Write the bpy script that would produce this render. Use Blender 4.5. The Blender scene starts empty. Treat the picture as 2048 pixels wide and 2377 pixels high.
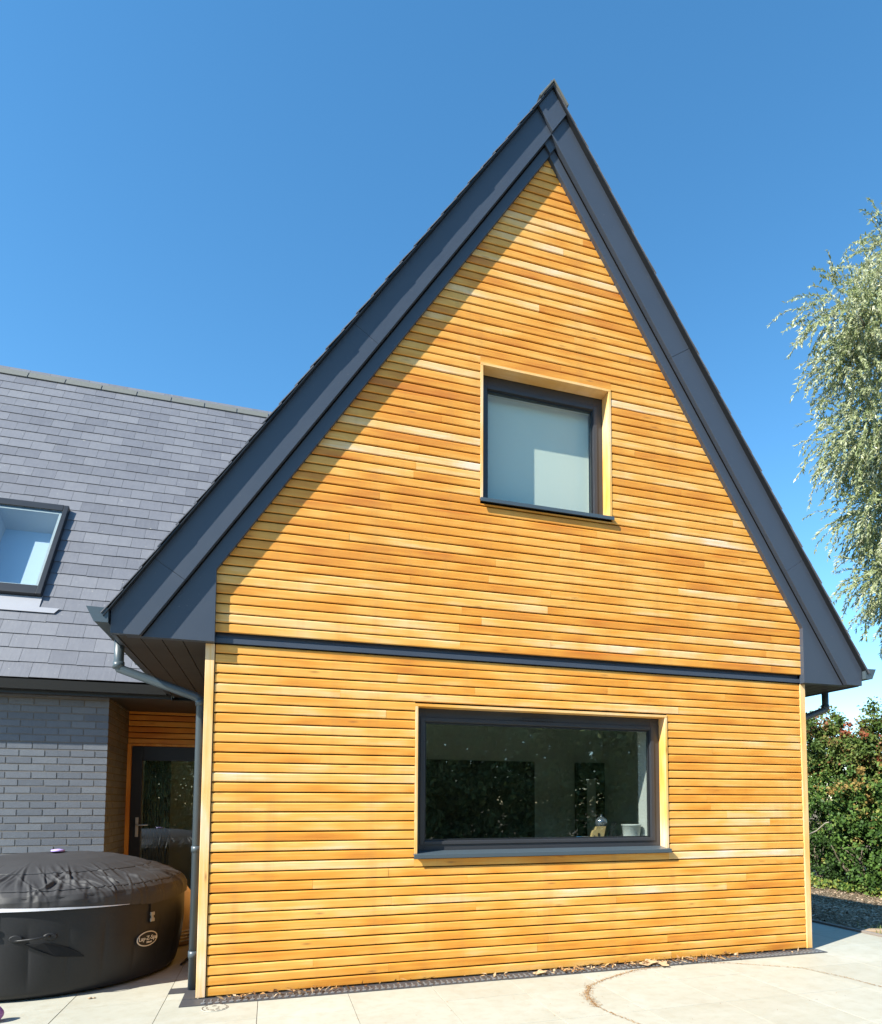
import bpy, math, random
import numpy as np
from mathutils import Vector, Matrix
random.seed(7)
RNG = np.random.default_rng(11)
scene = bpy.context.scene
COL = scene.collection

# ------------------------------------------------------------------ camera
YAW, PIT, ROL = -0.3162, 0.0643, 0.001
FPX, PCX, PCY, IW, IH = 1566.552, 1141.651, 1763.508, 2048.0, 2377.0
CAM = Vector((0.4633, -5.1603, 1.359))
_F = Vector((-math.sin(YAW) * math.cos(PIT), math.cos(YAW) * math.cos(PIT), math.sin(PIT)))
_R0 = Vector((math.cos(YAW), math.sin(YAW), 0)); _U0 = _R0.cross(_F)
_R = math.cos(ROL) * _R0 + math.sin(ROL) * _U0; _U = -math.sin(ROL) * _R0 + math.cos(ROL) * _U0
cd = bpy.data.cameras.new('camera'); cam = bpy.data.objects.new('camera', cd); COL.objects.link(cam)
cam.matrix_world = Matrix(((_R.x, _U.x, -_F.x, CAM.x), (_R.y, _U.y, -_F.y, CAM.y), (_R.z, _U.z, -_F.z, CAM.z), (0, 0, 0, 1)))
cd.sensor_fit = 'HORIZONTAL'; cd.sensor_width = 36; cd.lens = FPX / IW * 36
SX = 882 / 1024 * IH / IW      # the render's aspect differs from the photo's by a hair
cd.shift_x = (IW / 2 - PCX) / IW; cd.shift_y = (PCY - IH / 2) / IW
cd.clip_start = 0.05; cd.clip_end = 2000
scene.camera = cam

# ------------------------------------------------------------------ light
SUN_TRAVEL = Vector((1.0, 0.44, -0.92)).normalized()
to_sun = -SUN_TRAVEL
ELEV = math.asin(to_sun.z); AZ = math.atan2(to_sun.x, to_sun.y)
sl = bpy.data.lights.new('sun', 'SUN'); sl.energy = 5.0; sl.angle = math.radians(0.5); sl.color = (1.0, 0.97, 0.87)
so = bpy.data.objects.new('sun', sl); COL.objects.link(so); so.rotation_euler = SUN_TRAVEL.to_track_quat('-Z', 'Y').to_euler()
so.location = (-20, -10, 20)
w = bpy.data.worlds.new('World'); scene.world = w; w.use_nodes = True
wn = w.node_tree.nodes; wl = w.node_tree.links
for n in list(wn): wn.remove(n)
sky = wn.new('ShaderNodeTexSky'); sky.sky_type = 'NISHITA'; sky.sun_disc = False
sky.sun_elevation = ELEV; sky.sun_rotation = AZ % (2 * math.pi)
sky.altitude = 0; sky.air_density = 1.0; sky.dust_density = 0.0; sky.ozone_density = 3.0
bg = wn.new('ShaderNodeBackground'); bg.inputs['Strength'].default_value = 0.132
wo = wn.new('ShaderNodeOutputWorld'); hs = wn.new('ShaderNodeHueSaturation'); hs.inputs['Saturation'].default_value = 1.22; hs.inputs['Hue'].default_value = 0.491; wl.new(sky.outputs[0], hs.inputs['Color']); wl.new(hs.outputs[0], bg.inputs[0]); wl.new(bg.outputs[0], wo.inputs[0])
scene.view_settings.view_transform = 'Standard'; scene.view_settings.look = 'None'
scene.view_settings.exposure = 1.07; scene.view_settings.gamma = 1.0
scene.render.engine = 'CYCLES'
scene.cycles.max_bounces = 8; scene.cycles.transparent_max_bounces = 12
scene.cycles.caustics_reflective = False; scene.cycles.caustics_refractive = False

# ------------------------------------------------------------------ materials
class NT:
    def __init__(s, name):
        s.m = bpy.data.materials.new(name); s.m.use_nodes = True; s.t = s.m.node_tree
        for n in list(s.t.nodes): s.t.nodes.remove(n)
        s.out = s.n('ShaderNodeOutputMaterial')
    def n(s, typ, **kw):
        nd = s.t.nodes.new(typ)
        for k, v in kw.items():
            if k.startswith('_'): setattr(nd, k[1:], v)
            else: nd.inputs[k.replace('__', ' ')].default_value = v
        return nd
    def l(s, a, b): s.t.links.new(a, b)
    def ramp(s, fac, stops, interp='LINEAR'):
        r = s.n('ShaderNodeValToRGB'); r.color_ramp.interpolation = interp
        e = r.color_ramp.elements
        while len(e) < len(stops): e.new(0.5)
        for el, (p, c) in zip(e, stops): el.position = p; el.color = (c if len(c) == 4 else (*c, 1))
        if fac is not None: s.l(fac, r.inputs[0])
        return r.outputs[0]
    def coord(s, scale=(1, 1, 1), off=None):
        tc = s.n('ShaderNodeTexCoord'); mp = s.n('ShaderNodeMapping'); mp.inputs['Scale'].default_value = scale
        s.l(tc.outputs['Object'], mp.inputs['Vector'])
        if off is not None: s.l(off, mp.inputs['Location'])
        return mp.outputs[0]
    def noise(s, vec, scale=5, detail=4, rough=.55, dist=0.0):
        n = s.n('ShaderNodeTexNoise', Scale=scale, Detail=detail, Roughness=rough, Distortion=dist)
        s.l(vec, n.inputs['Vector']); return n.outputs['Fac']
    def mix(s, f, a, b, blend='MIX'):
        m = s.n('ShaderNodeMix', _data_type='RGBA', _blend_type=blend)
        for i, v in ((0, f), (6, a), (7, b)):
            if isinstance(v, (int, float)): m.inputs[i].default_value = v
            elif isinstance(v, tuple): m.inputs[i].default_value = (*v, 1) if len(v) == 3 else v
            else: s.l(v, m.inputs[i])
        return m.outputs[2]
    def math(s, op, a, b=0.0, clamp=False):
        m = s.n('ShaderNodeMath', _operation=op, _use_clamp=clamp)
        for i, v in ((0, a), (1, b)):
            if isinstance(v, (int, float)): m.inputs[i].default_value = v
            else: s.l(v, m.inputs[i])
        return m.outputs[0]
    def attr(s, name='tone'):
        a = s.n('ShaderNodeAttribute'); a.attribute_name = name; return a.outputs['Fac']
    def bsdf(s, color, rough=.5, spec=.5, metal=0.0, bump=None, bs=.3, bd=.01, **kw):
        b = s.n('ShaderNodeBsdfPrincipled'); b.inputs['Metallic'].default_value = metal
        b.inputs['Specular IOR Level'].default_value = spec
        for key, v in (('Base Color', color), ('Roughness', rough)):
            if isinstance(v, (int, float)): b.inputs[key].default_value = v
            elif isinstance(v, tuple): b.inputs[key].default_value = (*v, 1)
            else: s.l(v, b.inputs[key])
        for k, v in kw.items(): b.inputs[k.replace('__', ' ')].default_value = v
        if bump is not None:
            bp = s.n('ShaderNodeBump', Strength=bs, Distance=bd); s.l(bump, bp.inputs['Height']); s.l(bp.outputs[0], b.inputs['Normal'])
        s.l(b.outputs[0], s.out.inputs[0]); return b

def mat_wood(name, axis='x', bright=1.0):
    t = NT(name); tone = t.attr('tone')
    off = t.n('ShaderNodeCombineXYZ')
    for i, k in enumerate((37.0, 91.0, 53.0)): t.l(t.math('MULTIPLY', tone, k), off.inputs[i])
    sc = {'x': (1, 8, 26), 'z': (26, 8, 1), 'y': (8, 1, 26)}[axis]
    v = t.coord(sc, off.outputs[0])
    grain = t.noise(v, 2.2, 6, .62, .6)
    fine = t.noise(t.coord({'x': (4, 60, 260), 'z': (260, 60, 4), 'y': (60, 4, 260)}[axis], off.outputs[0]), 1.6, 3, .6)
    blotch = t.noise(t.coord({'x': (1.6, 2, 5), 'z': (5, 2, 1.6), 'y': (2, 1.6, 5)}[axis], off.outputs[0]), 1.3, 2, .5)
    f = t.math('ADD', t.math('MULTIPLY', tone, .72), t.math('MULTIPLY', t.math('SUBTRACT', grain, .5), .55))
    f = t.math('ADD', f, t.math('MULTIPLY', t.math('SUBTRACT', blotch, .43), 1.05), True)
    b = bright
    c = t.ramp(f, [(0.0, (.53*b, .168*b, .016*b)), (.3, (.69*b, .288*b, .034*b)), (.55, (.76*b, .394*b, .084*b)), (.8, (.79*b, .51*b, .23*b)), (1, (.81*b, .61*b, .45*b))])
    c = t.mix(t.math('MULTIPLY', t.math('SUBTRACT', fine, .35, True), .35), c, (.50*b, .2*b, .05*b))
    wv = t.noise(t.coord({'x': (7, 1, .5), 'z': (3, 3, .5), 'y': (1, 7, .5)}[axis]), 1.0, 4, .6)
    c = t.mix(t.math('MULTIPLY', t.math('SUBTRACT', wv, .52, True), 1.3), c, (.40*b, .19*b, .05*b))
    # sparse knots
    vo = t.n('ShaderNodeTexVoronoi', Scale=1.0); t.l(t.coord({'x': (3.1, 3, 14), 'z': (14, 3, 3.1), 'y': (3, 3.1, 14)}[axis], off.outputs[0]), vo.inputs['Vector'])
    sep = t.n('ShaderNodeSeparateColor'); t.l(vo.outputs['Color'], sep.inputs[0])
    sparse = t.math('GREATER_THAN', sep.outputs[0], .62)
    kn = t.ramp(vo.outputs['Distance'], [(0, (1, 1, 1)), (.06, (.55, .55, .55)), (.16, (0, 0, 0))])
    c = t.mix(t.math('MULTIPLY', t.math('MULTIPLY', kn, sparse), .75), c, (.20, .07, .02))
    t.bsdf(c, t.ramp(grain, [(0, (.42,) * 3), (1, (.6,) * 3)]), .45, bump=t.math('ADD', grain, t.math('MULTIPLY', fine, .5)), bs=.25, bd=.003)
    return t.m

def mat_paint(name, col, rough=.45, spec=.5, vary=.12, dirt=0.0):
    t = NT(name)
    n1 = t.noise(t.coord((1, 1, 1)), 2.5, 5, .6); n2 = t.noise(t.coord((1, 1, 1)), 90, 3, .6)
    c = t.mix(t.math('MULTIPLY', n1, vary * 2), col, tuple(min(1, x * 1.35 + .006) for x in col))
    if dirt:
        d = t.ramp(t.noise(t.coord((1, 1, 1)), 38, 6, .75), [(0, (0,) * 3), (.66, (0,) * 3), (.74, (1,) * 3)])
        c = t.mix(t.math('MULTIPLY', d, dirt), c, (.42, .38, .32))
    t.bsdf(c, t.ramp(n1, [(0, (rough - .07,) * 3), (1, (rough + .1,) * 3)]), spec, bump=n2, bs=.08, bd=.001)
    return t.m

def mat_slate():
    t = NT('slate'); tone = t.attr('tone')
    off = t.n('ShaderNodeCombineXYZ')
    for i, k in enumerate((17.0, 71.0, 33.0)): t.l(t.math('MULTIPLY', tone, k), off.inputs[i])
    n = t.noise(t.coord((1, 1, 1), off.outputs[0]), 9, 6, .65)
    n2 = t.noise(t.coord((14, 2, 2), off.outputs[0]), 3, 4, .6)
    f = t.math('ADD', t.math('MULTIPLY', tone, .55), t.math('MULTIPLY', n, .45))
    c = t.ramp(f, [(0, (.082, .083, .097)), (.45, (.122, .123, .140)), (.8, (.158, .158, .174)), (1, (.225, .224, .238))])
    c = t.mix(t.math('MULTIPLY', t.math('SUBTRACT', n2, .45, True), .5), c, (.20, .20, .21))
    sp = t.ramp(t.noise(t.coord((1, 1, 1)), 26, 3, .6), [(0, (0,) * 3), (.68, (0,) * 3), (.76, (1,) * 3)])
    c = t.mix(t.math('MULTIPLY', sp, .6), c, (.40, .39, .33))
    t.bsdf(c, .52, .5, bump=t.math('ADD', n, n2), bs=.35, bd=.004)
    return t.m

def mat_brick():
    t = NT('dark_brick'); tone = t.attr('tone')
    n = t.noise(t.coord((1, 1, 1)), 14, 5, .6); n2 = t.noise(t.coord((1, 1, 1)), 160, 3, .7)
    f = t.math('ADD', t.math('MULTIPLY', tone, .6), t.math('MULTIPLY', n, .4))
    c = t.ramp(f, [(0, (.085, .095, .115)), (.5, (.115, .127, .15)), (1, (.155, .168, .188))])
    t.bsdf(c, .5, .5, bump=t.math('ADD', n, n2), bs=.5, bd=.003)
    return t.m

def mat_paving():
    t = NT('porcelain_paving'); tone = t.attr('tone')
    off = t.n('ShaderNodeCombineXYZ')
    for i, k in enumerate((13.0, 47.0, 29.0)): t.l(t.math('MULTIPLY', tone, k), off.inputs[i])
    n = t.noise(t.coord((1, 1, 1), off.outputs[0]), 1.6, 6, .62, .8); n2 = t.noise(t.coord((1, 1, 1)), 11, 6, .7)
    st = t.noise(t.coord((1, 1, 1)), .8, 7, .7, 1.2)
    c = t.ramp(t.math('ADD', t.math('MULTIPLY', n, .75), t.math('MULTIPLY', tone, .25)), [(.2, (.36, .345, .275)), (.5, (.415, .40, .33)), (.8, (.46, .45, .385))])
    c = t.mix(t.math('MULTIPLY', t.math('SUBTRACT', n2, .47, True), 1.6), c, (.31, .27, .19))
    cl_ = t.noise(t.coord((1, 1, 1)), 2.3, 6, .68, 1.5); c = t.mix(t.math('MULTIPLY', t.math('SUBTRACT', cl_, .5, True), 1.2), c, (.50, .50, .46))
    c = t.mix(t.math('MULTIPLY', t.ramp(st, [(0, (0,) * 3), (.55, (0,) * 3), (.75, (1,) * 3)]), .35), c, (.35, .31, .24))
    sp = t.ramp(t.noise(t.coord((1, 1, 1)), 48, 3, .7), [(0, (0,) * 3), (.72, (0,) * 3), (.78, (1,) * 3)])
    c = t.mix(t.math('MULTIPLY', sp, .5), c, (.2, .13, .07))
    t.bsdf(c, .6, .35, bump=n2, bs=.15, bd=.002)
    return t.m

def mat_ground():
    t = NT('gravel_soil')
    n = t.noise(t.coord((1, 1, 1)), 22, 6, .75); n2 = t.noise(t.coord((1, 1, 1)), 1.1, 4, .6)
    vo = t.n('ShaderNodeTexVoronoi', Scale=45.0); t.l(t.coord((1, 1, 1)), vo.inputs['Vector'])
    c = t.ramp(n, [(.2, (.10, .07, .045)), (.5, (.20, .145, .095)), (.75, (.33, .25, .18))])
    c = t.mix(t.math('MULTIPLY', n2, .5), c, (.16, .15, .09))
    t.bsdf(c, .9, .2, bump=t.math('ADD', n, vo.outputs['Distance']), bs=.9, bd=.03)
    return t.m

def mat_leaf(name, stops, trans=.35, rough=.5, spec=.4):
    t = NT(name); tone = t.attr('tone')
    c = t.ramp(tone, stops)
    b = t.bsdf(c, rough, spec)
    tr = t.n('ShaderNodeBsdfTranslucent'); t.l(c, tr.inputs['Color'])
    mx = t.n('ShaderNodeMixShader', Fac=trans); t.l(b.outputs[0], mx.inputs[1]); t.l(tr.outputs[0], mx.inputs[2]); t.l(mx.outputs[0], t.out.inputs[0])
    return t.m

def mat_simple(name, col, rough=.5, spec=.5, metal=0.0, noise=0.0, nscale=20, bs=.2, **kw):
    t = NT(name)
    n = t.noise(t.coord((1, 1, 1)), nscale, 4, .6)
    c = t.mix(t.math('MULTIPLY', n, max(noise, .02)), col, tuple(min(1, x * 1.6 + .01) for x in col))
    t.bsdf(c, rough, spec, metal, bump=n, bs=bs, bd=.002, **kw)
    return t.m

def mat_glass(name='window_glass', tint=(.93, .96, .94), ior=2.25):
    t = NT(name)
    fr = t.n('ShaderNodeFresnel', IOR=ior); ge = t.n('ShaderNodeNewGeometry')
    t.l(t.math('ADD', ior, t.math('MULTIPLY', ge.outputs['Backfacing'], 1 / ior - ior)), fr.inputs['IOR']); tr = t.n('ShaderNodeBsdfTransparent', Color=(*tint, 1))
    gl = t.n('ShaderNodeBsdfGlossy', Roughness=0.0, Color=(.9, .95, 1, 1))
    wv = t.noise(t.coord((1, 1, 1)), 1.7, 1, .4); bp = t.n('ShaderNodeBump', Strength=.05, Distance=.01); t.l(wv, bp.inputs['Height']); t.l(bp.outputs[0], gl.inputs['Normal'])
    mx = t.n('ShaderNodeMixShader'); t.l(fr.outputs[0], mx.inputs[0]); t.l(tr.outputs[0], mx.inputs[1]); t.l(gl.outputs[0], mx.inputs[2])
    t.l(mx.outputs[0], t.out.inputs[0]); return t.m

M = {}
M['wood'] = mat_wood('cedar_boards', 'x'); M['woodz'] = mat_wood('cedar_post', 'z', 1.0); M['woody'] = mat_wood('cedar_side', 'y', .55)  # side boards darkened to weaken the light they bounce into the recess
M['metal'] = mat_paint('anthracite_board', (.042, .052, .072), .40, .5, .22, .55)
M['metal2'] = mat_paint('anthracite_gutter', (.055, .075, .09), .35, .5, .08)
M['frame'] = mat_paint('anthracite_frame', (.034, .035, .040), .38, .5, .08, .1)
M['black'] = mat_paint('black_metal', (.011, .012, .014), .4, .5, .08)
M['soffit'] = mat_paint('soffit_board', (.036, .034, .034), .5, .4, .1)
M['dark'] = mat_simple('membrane_and_shade', (.006, .005, .004), .95, .05)
M['slate'] = mat_slate(); M['brick'] = mat_brick()
M['ridge'] = mat_simple('ridge_clay', (.105, .108, .100), .7, .3, 0, .5, 30)
M['lead'] = mat_simple('lead_apron', (.27, .27, .29), .45, .5, 0.1, .35, 6)
M['mortar'] = mat_simple('mortar', (.15, .14, .13), .9, .2, 0, .3, 60)
M['pave'] = mat_paving(); M['ground'] = mat_ground()
M['glass'] = mat_glass()
M['glass2'] = mat_glass('coated_glass', (.93, .95, .92), 1.52)
M['white'] = mat_simple('white_plaster', (.62, .63, .62), .8, .2, 0, .05)
M['grey'] = mat_simple('grey_plaster', (.78, .79, .72), .85, .2, 0, .05)
M['blind'] = mat_simple('roller_blind', (.74, .78, .74), .9, .1, 0, .06, 200)
M['chan'] = mat_simple('channel_black', (.05, .05, .055), .5, .5, 0, .4, 50)
M['steel'] = mat_simple('brushed_steel', (.62, .58, .5), .35, .5, .8, .1)
M['vinyl'] = mat_simple('black_vinyl', (.011, .011, .0125), .48, .35, 0, .4, 60, .15)
M['cover'] = mat_simple('cover_fabric', (.033, .031, .031), .6, .3, 0, .6, 7, .2)
M['wpipe'] = mat_simple('white_vinyl', (.72, .70, .74), .4, .5)
M['logo'] = mat_simple('logo_print', (.62, .56, .47), .5, .4)
M['lilac'] = mat_simple('lilac_plastic', (.50, .36, .75), .3, .5)
M['purple'] = mat_simple('purple_rubber', (.28, .10, .28), .5, .5)
M['pump_bounce'] = mat_simple('bounce_tinted_plastic', (.62, .46, .30), .4, .5)  # white pump with orange bounced light mixed into its colour
M['carved'] = mat_simple('carved_wood', (.42, .29, .13), .6, .3, 0, .6, 30)
M['blue'] = mat_simple('blue_card', (.03, .22, .50), .5, .4)
M['litter'] = mat_leaf('dry_leaf', [(0, (.16, .07, .025)), (.4, (.34, .17, .06)), (.75, (.50, .30, .12)), (1, (.55, .42, .28))], .1, .8, .2)
M['bark'] = mat_simple('bark', (.12, .095, .07), .9, .2, 0, .6, 14, .8)
M['ivy'] = mat_leaf('ivy_leaf', [(0, (.022, .045, .010)), (.4, (.042, .090, .018)), (.75, (.095, .17, .033)), (.92, (.20, .25, .06)), (1, (.26, .17, .05))], .14, .55, .2)
M['hawth'] = mat_leaf('hawthorn_leaf', [(0, (.055, .095, .02)), (.4, (.12, .165, .035)), (.6, (.18, .15, .05)), (.8, (.24, .10, .045)), (1, (.28, .07, .035))], .16, .55, .2)
M['lime'] = mat_leaf('bright_leaf', [(0, (.08, .15, .03)), (.5, (.17, .25, .055)), (1, (.38, .34, .06))], .35, .45, .4)
M['willow'] = mat_leaf('willow_leaf', [(0, (.09, .12, .035)), (.35, (.20, .24, .085)), (.65, (.34, .37, .18)), (1, (.54, .54, .38))], .3, .42, .5)
M['far'] = mat_leaf('hedgerow_leaf', [(0, (.12, .15, .05)), (.5, (.24, .29, .11)), (1, (.38, .42, .18))], .55, .6, .3)
M['grass'] = mat_leaf('grass_blade', [(0, (.08, .14, .03)), (1, (.24, .30, .08))], .3, .6, .3)
M['chip'] = mat_leaf('wood_chip', [(0, (.13, .085, .05)), (.5, (.36, .26, .17)), (1, (.64, .50, .38))], .0, .9, .2)

# ------------------------------------------------------------------ mesh helpers
class MB:
    def __init__(s): s.v = []; s.f = []; s.t = []; s.sm = []
    def face(s, idx, tone=.5, smooth=False): s.f.append(idx); s.t.append(tone); s.sm.append(smooth)
    def poly_prism(s, pts0, pts1, tone=.5, smooth=False, caps=True):
        """two matching rings of 3D points -> closed prism"""
        a = len(s.v); n = len(pts0); s.v += [tuple(p) for p in pts0] + [tuple(p) for p in pts1]
        for i in range(n):
            j = (i + 1) % n; s.face((a + i, a + j, a + n + j, a + n + i), tone, smooth)
        if caps: s.face(tuple(a + n - 1 - i for i in range(n)), tone); s.face(tuple(a + n + i for i in range(n)), tone)
    def box(s, x0, x1, y0, y1, z0, z1, tone=.5):
        s.poly_prism([(x0, y0, z0), (x1, y0, z0), (x1, y1, z0), (x0, y1, z0)], [(x0, y0, z1), (x1, y0, z1), (x1, y1, z1), (x0, y1, z1)], tone)
    def xz_prism(s, poly, y0, y1, tone=.5):
        s.poly_prism([(x, y0, z) for x, z in poly], [(x, y1, z) for x, z in poly], tone)
    def yz_prism(s, poly, x0, x1, tone=.5):
        s.poly_prism([(x0, y, z) for y, z in poly], [(x1, y, z) for y, z in poly], tone)
    def obox(s, o, u, v, n, tone=.5):
        o, u, v, n = map(Vector, (o, u, v, n))
        s.poly_prism([o, o + u, o + u + v, o + v], [o + n, o + u + n, o + u + v + n, o + v + n], tone)
    def tube(s, pts, rad, seg=12, tone=.5, square=False):
        pts = [Vector(p) for p in pts]; rads = rad if isinstance(rad, (list, tuple)) else [rad] * len(pts)
        rings = []
        prev = None
        for i, p in enumerate(pts):
            if i == 0: d = (pts[1] - p).normalized()
            elif i == len(pts) - 1: d = (p - pts[-2]).normalized()
            else: d = ((pts[i + 1] - p).normalized() + (p - pts[i - 1]).normalized()).normalized()
            ref = prev if prev is not None else (Vector((0, 1, 0)) if abs(d.y) < .9 else Vector((1, 0, 0)))
            a = (ref - d * ref.dot(d)).normalized(); b = d.cross(a); prev = a
            k = 1.0
            if 0 < i < len(pts) - 1:
                c = (pts[i + 1] - p).normalized().dot(d); k = 1 / max(c, .5) if square else 1.0
            rings.append([p + (a * math.cos(t) + b * math.sin(t)) * rads[i] for t in [2 * math.pi * j / seg for j in range(seg)]])
        a0 = len(s.v)
        for r in rings: s.v += [tuple(q) for q in r]
        for i in range(len(rings) - 1):
            for j in range(seg):
                k = (j + 1) % seg
                s.face((a0 + i * seg + j, a0 + i * seg + k, a0 + (i + 1) * seg + k, a0 + (i + 1) * seg + j), tone, True)
        s.face(tuple(a0 + seg - 1 - j for j in range(seg)), tone); e = a0 + (len(rings) - 1) * seg; s.face(tuple(e + j for j in range(seg)), tone)
    def lathe(s, prof, c, seg=32, tone=.5, smooth=True):
        a = len(s.v); cx, cy, cz = c
        for r, z in prof:
            for j in range(seg): t = 2 * math.pi * j / seg; s.v.append((cx + r * math.cos(t), cy + r * math.sin(t), cz + z))
        for i in range(len(prof) - 1):
            for j in range(seg):
                k = (j + 1) % seg; s.face((a + i * seg + j, a + i * seg + k, a + (i + 1) * seg + k, a + (i + 1) * seg + j), tone, smooth)
        s.face(tuple(a + seg - 1 - j for j in range(seg)), tone); e = a + (len(prof) - 1) * seg; s.face(tuple(e + j for j in range(seg)), tone)
    def build(s, name, mat, parent=None, bevel=0.0, normals=True):
        me = bpy.data.meshes.new(name); me.from_pydata(s.v, [], s.f)
        if isinstance(mat, (list, tuple)): mat = mat[0]
        me.materials.append(mat)
        at = me.attributes.new('tone', 'FLOAT', 'FACE'); at.data.foreach_set('value', s.t)
        me.polygons.foreach_set('use_smooth', s.sm)
        me.update()
        if normals:
            import bmesh
            bm = bmesh.new(); bm.from_mesh(me); bmesh.ops.recalc_face_normals(bm, faces=bm.faces); bm.to_mesh(me); bm.free()
        o = bpy.data.objects.new(name, me); COL.objects.link(o)
        if parent is not None: o.parent = parent
        if bevel:
            b = o.modifiers.new('bevel', 'BEVEL'); b.width = bevel; b.segments = 2; b.limit_method = 'ANGLE'; b.angle_limit = math.radians(40)
        return o

def tag(o, label=None, cat=None, group=None, kind=None):
    if label: o['label'] = label
    if cat: o['category'] = cat
    if group: o['group'] = group
    if kind: o['kind'] = kind
    return o
def empty(name, loc=(0, 0, 0)):
    o = bpy.data.objects.new(name, None); o.location = loc; o.empty_display_size = .2; COL.objects.link(o); return o
def reparent(o, p):
    """parent keeping world coordinates (parents are unrotated empties)"""
    o.parent = p; o.matrix_parent_inverse = Matrix.Translation(-p.matrix_basis.translation)
def clip(poly, a, b, c):
    """keep a*x+b*z<=c"""
    out = []
    for i in range(len(poly)):
        p, q = poly[i], poly[(i + 1) % len(poly)]; dp = a * p[0] + b * p[1] - c; dq = a * q[0] + b * q[1] - c
        if dp <= 0: out.append(p)
        if (dp < 0 < dq) or (dq < 0 < dp):
            t = dp / (dp - dq); out.append((p[0] + t * (q[0] - p[0]), p[1] + t * (q[1] - p[1])))
    return out
def leaf_mesh(name, mat, P, L, Wd, D, N, tone, parent=None):
    """one rhombus leaf per point: P centre, D long axis, N rough normal (all (n,3))"""
    D = D / np.linalg.norm(D, axis=1, keepdims=True); S = np.cross(N, D); S /= np.linalg.norm(S, axis=1, keepdims=True) + 1e-9
    n = len(P); L = np.asarray(L).reshape(-1, 1); Wd = np.asarray(Wd).reshape(-1, 1); nn = np.cross(D, S)
    V = np.stack([P - D * L * .5, P - D * L * .06 + S * Wd * .5 + nn * Wd * .18, P + D * L * .5, P - D * L * .06 - S * Wd * .5 + nn * Wd * .18], 1).reshape(-1, 3)
    me = bpy.data.meshes.new(name); me.vertices.add(4 * n); me.vertices.foreach_set('co', V.ravel().astype(np.float32))
    me.loops.add(4 * n); me.loops.foreach_set('vertex_index', np.arange(4 * n, dtype=np.int32))
    me.polygons.add(n); me.polygons.foreach_set('loop_start', np.arange(0, 4 * n, 4, dtype=np.int32))
    at = me.attributes.new('tone', 'FLOAT', 'FACE'); at.data.foreach_set('value', np.clip(tone, 0, 1).astype(np.float32))
    me.materials.append(mat); me.update(calc_edges=True); me.validate()
    o = bpy.data.objects.new(name, me); COL.objects.link(o)
    if parent is not None: o.parent = parent
    return o
def rnd_dir(n):
    v = RNG.normal(size=(n, 3)); return v / np.linalg.norm(v, axis=1, keepdims=True)

# ------------------------------------------------------------------ setting
W = 5.306; XR = W / 2; MS = 1.515       # wing width, ridge x, roof slope
APC = 7.000                              # cladding apex height
def terr(x, y):
    t = min(max((x - 6.7) / 4.8, 0), 1); return -.03 - .55 * t * t * (3 - 2 * t) if x > 6.5 else -.03
g = MB(); xs = [-900, -200, -60, -20, 0, 6.2, 6.5] + [6.7 + .3 * i for i in range(18)] + [14, 20, 60, 200, 900]; ys = [-900, -200, -60, -20, -8, -4, 0, 4, 8, 14, 30, 80, 250, 900]
for x in xs:
    for y in ys: g.v.append((x, y, terr(x, y)))
for i in range(len(xs) - 1):
    for j in range(len(ys) - 1):
        a = i * len(ys) + j; g.face((a, a + len(ys), a + len(ys) + 1, a + 1), .5, True)
tag(g.build('ground', M['ground']), kind='structure')
pv = MB(); P0x, P0y, PP = .41, .05, .609
ix0, ix1 = -14, 9
for i in range(ix0, ix1 + 1):
    for j in range(-12, 7):
        x0 = P0x + i * PP; x1 = min(x0 + PP, 6.405); y0 = P0y + j * PP; y1 = y0 + PP
        if x1 - x0 < .05: continue
        g_ = .0018; dz = RNG.uniform(-.0008, .0008); x0 += g_; x1 -= g_; y0 += g_; y1 -= g_; c = .0009
        tn = float(RNG.random())
        pv.poly_prism([(x0, y0, -.02), (x1, y0, -.02), (x1, y1, -.02), (x0, y1, -.02)], [(x0, y0, -c + dz), (x1, y0, -c + dz), (x1, y1, -c + dz), (x0, y1, -c + dz)], tn)
        a = len(pv.v) - 4; b = len(pv.v); pv.v += [(x0 + c, y0 + c, dz), (x1 - c, y0 + c, dz), (x1 - c, y1 - c, dz), (x0 + c, y1 - c, dz)]
        pv.f[-1] = (b, b + 1, b + 2, b + 3)
        for k in range(4): pv.face((a + k, a + (k + 1) % 4, b + (k + 1) % 4, b + k), tn)
tag(pv.build('paving', M['pave']), kind='structure')
gr = MB(); gr.box(P0x + ix0 * PP, 6.405, P0y - 12 * PP, P0y + 7 * PP, -.028, -.006)
tag(gr.build('paving_bed', mat_simple('grout', (.13, .105, .08), .9, .2, 0, .4, 60)), kind='structure')
kb = MB(); kb.box(6.409, 6.462, -7.2, 4.3, -.2, .022); kb_o = kb.build('kerb', mat_simple('kerb_concrete', (.19, .16, .14), .85, .3, 0, .5, 40), bevel=.004)
tag(kb_o, kind='structure')
sp = MB(); sp.obox((6.47, .5, -.1), (1.9, -.75, 0), (.05, .11, 0), (0, 0, .118)); tag(sp.build('timber_edging', M['chip'], bevel=.006), 'weathered timber edging sleeper lying on the gravel just outside the paving kerb', 'edging')

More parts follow.
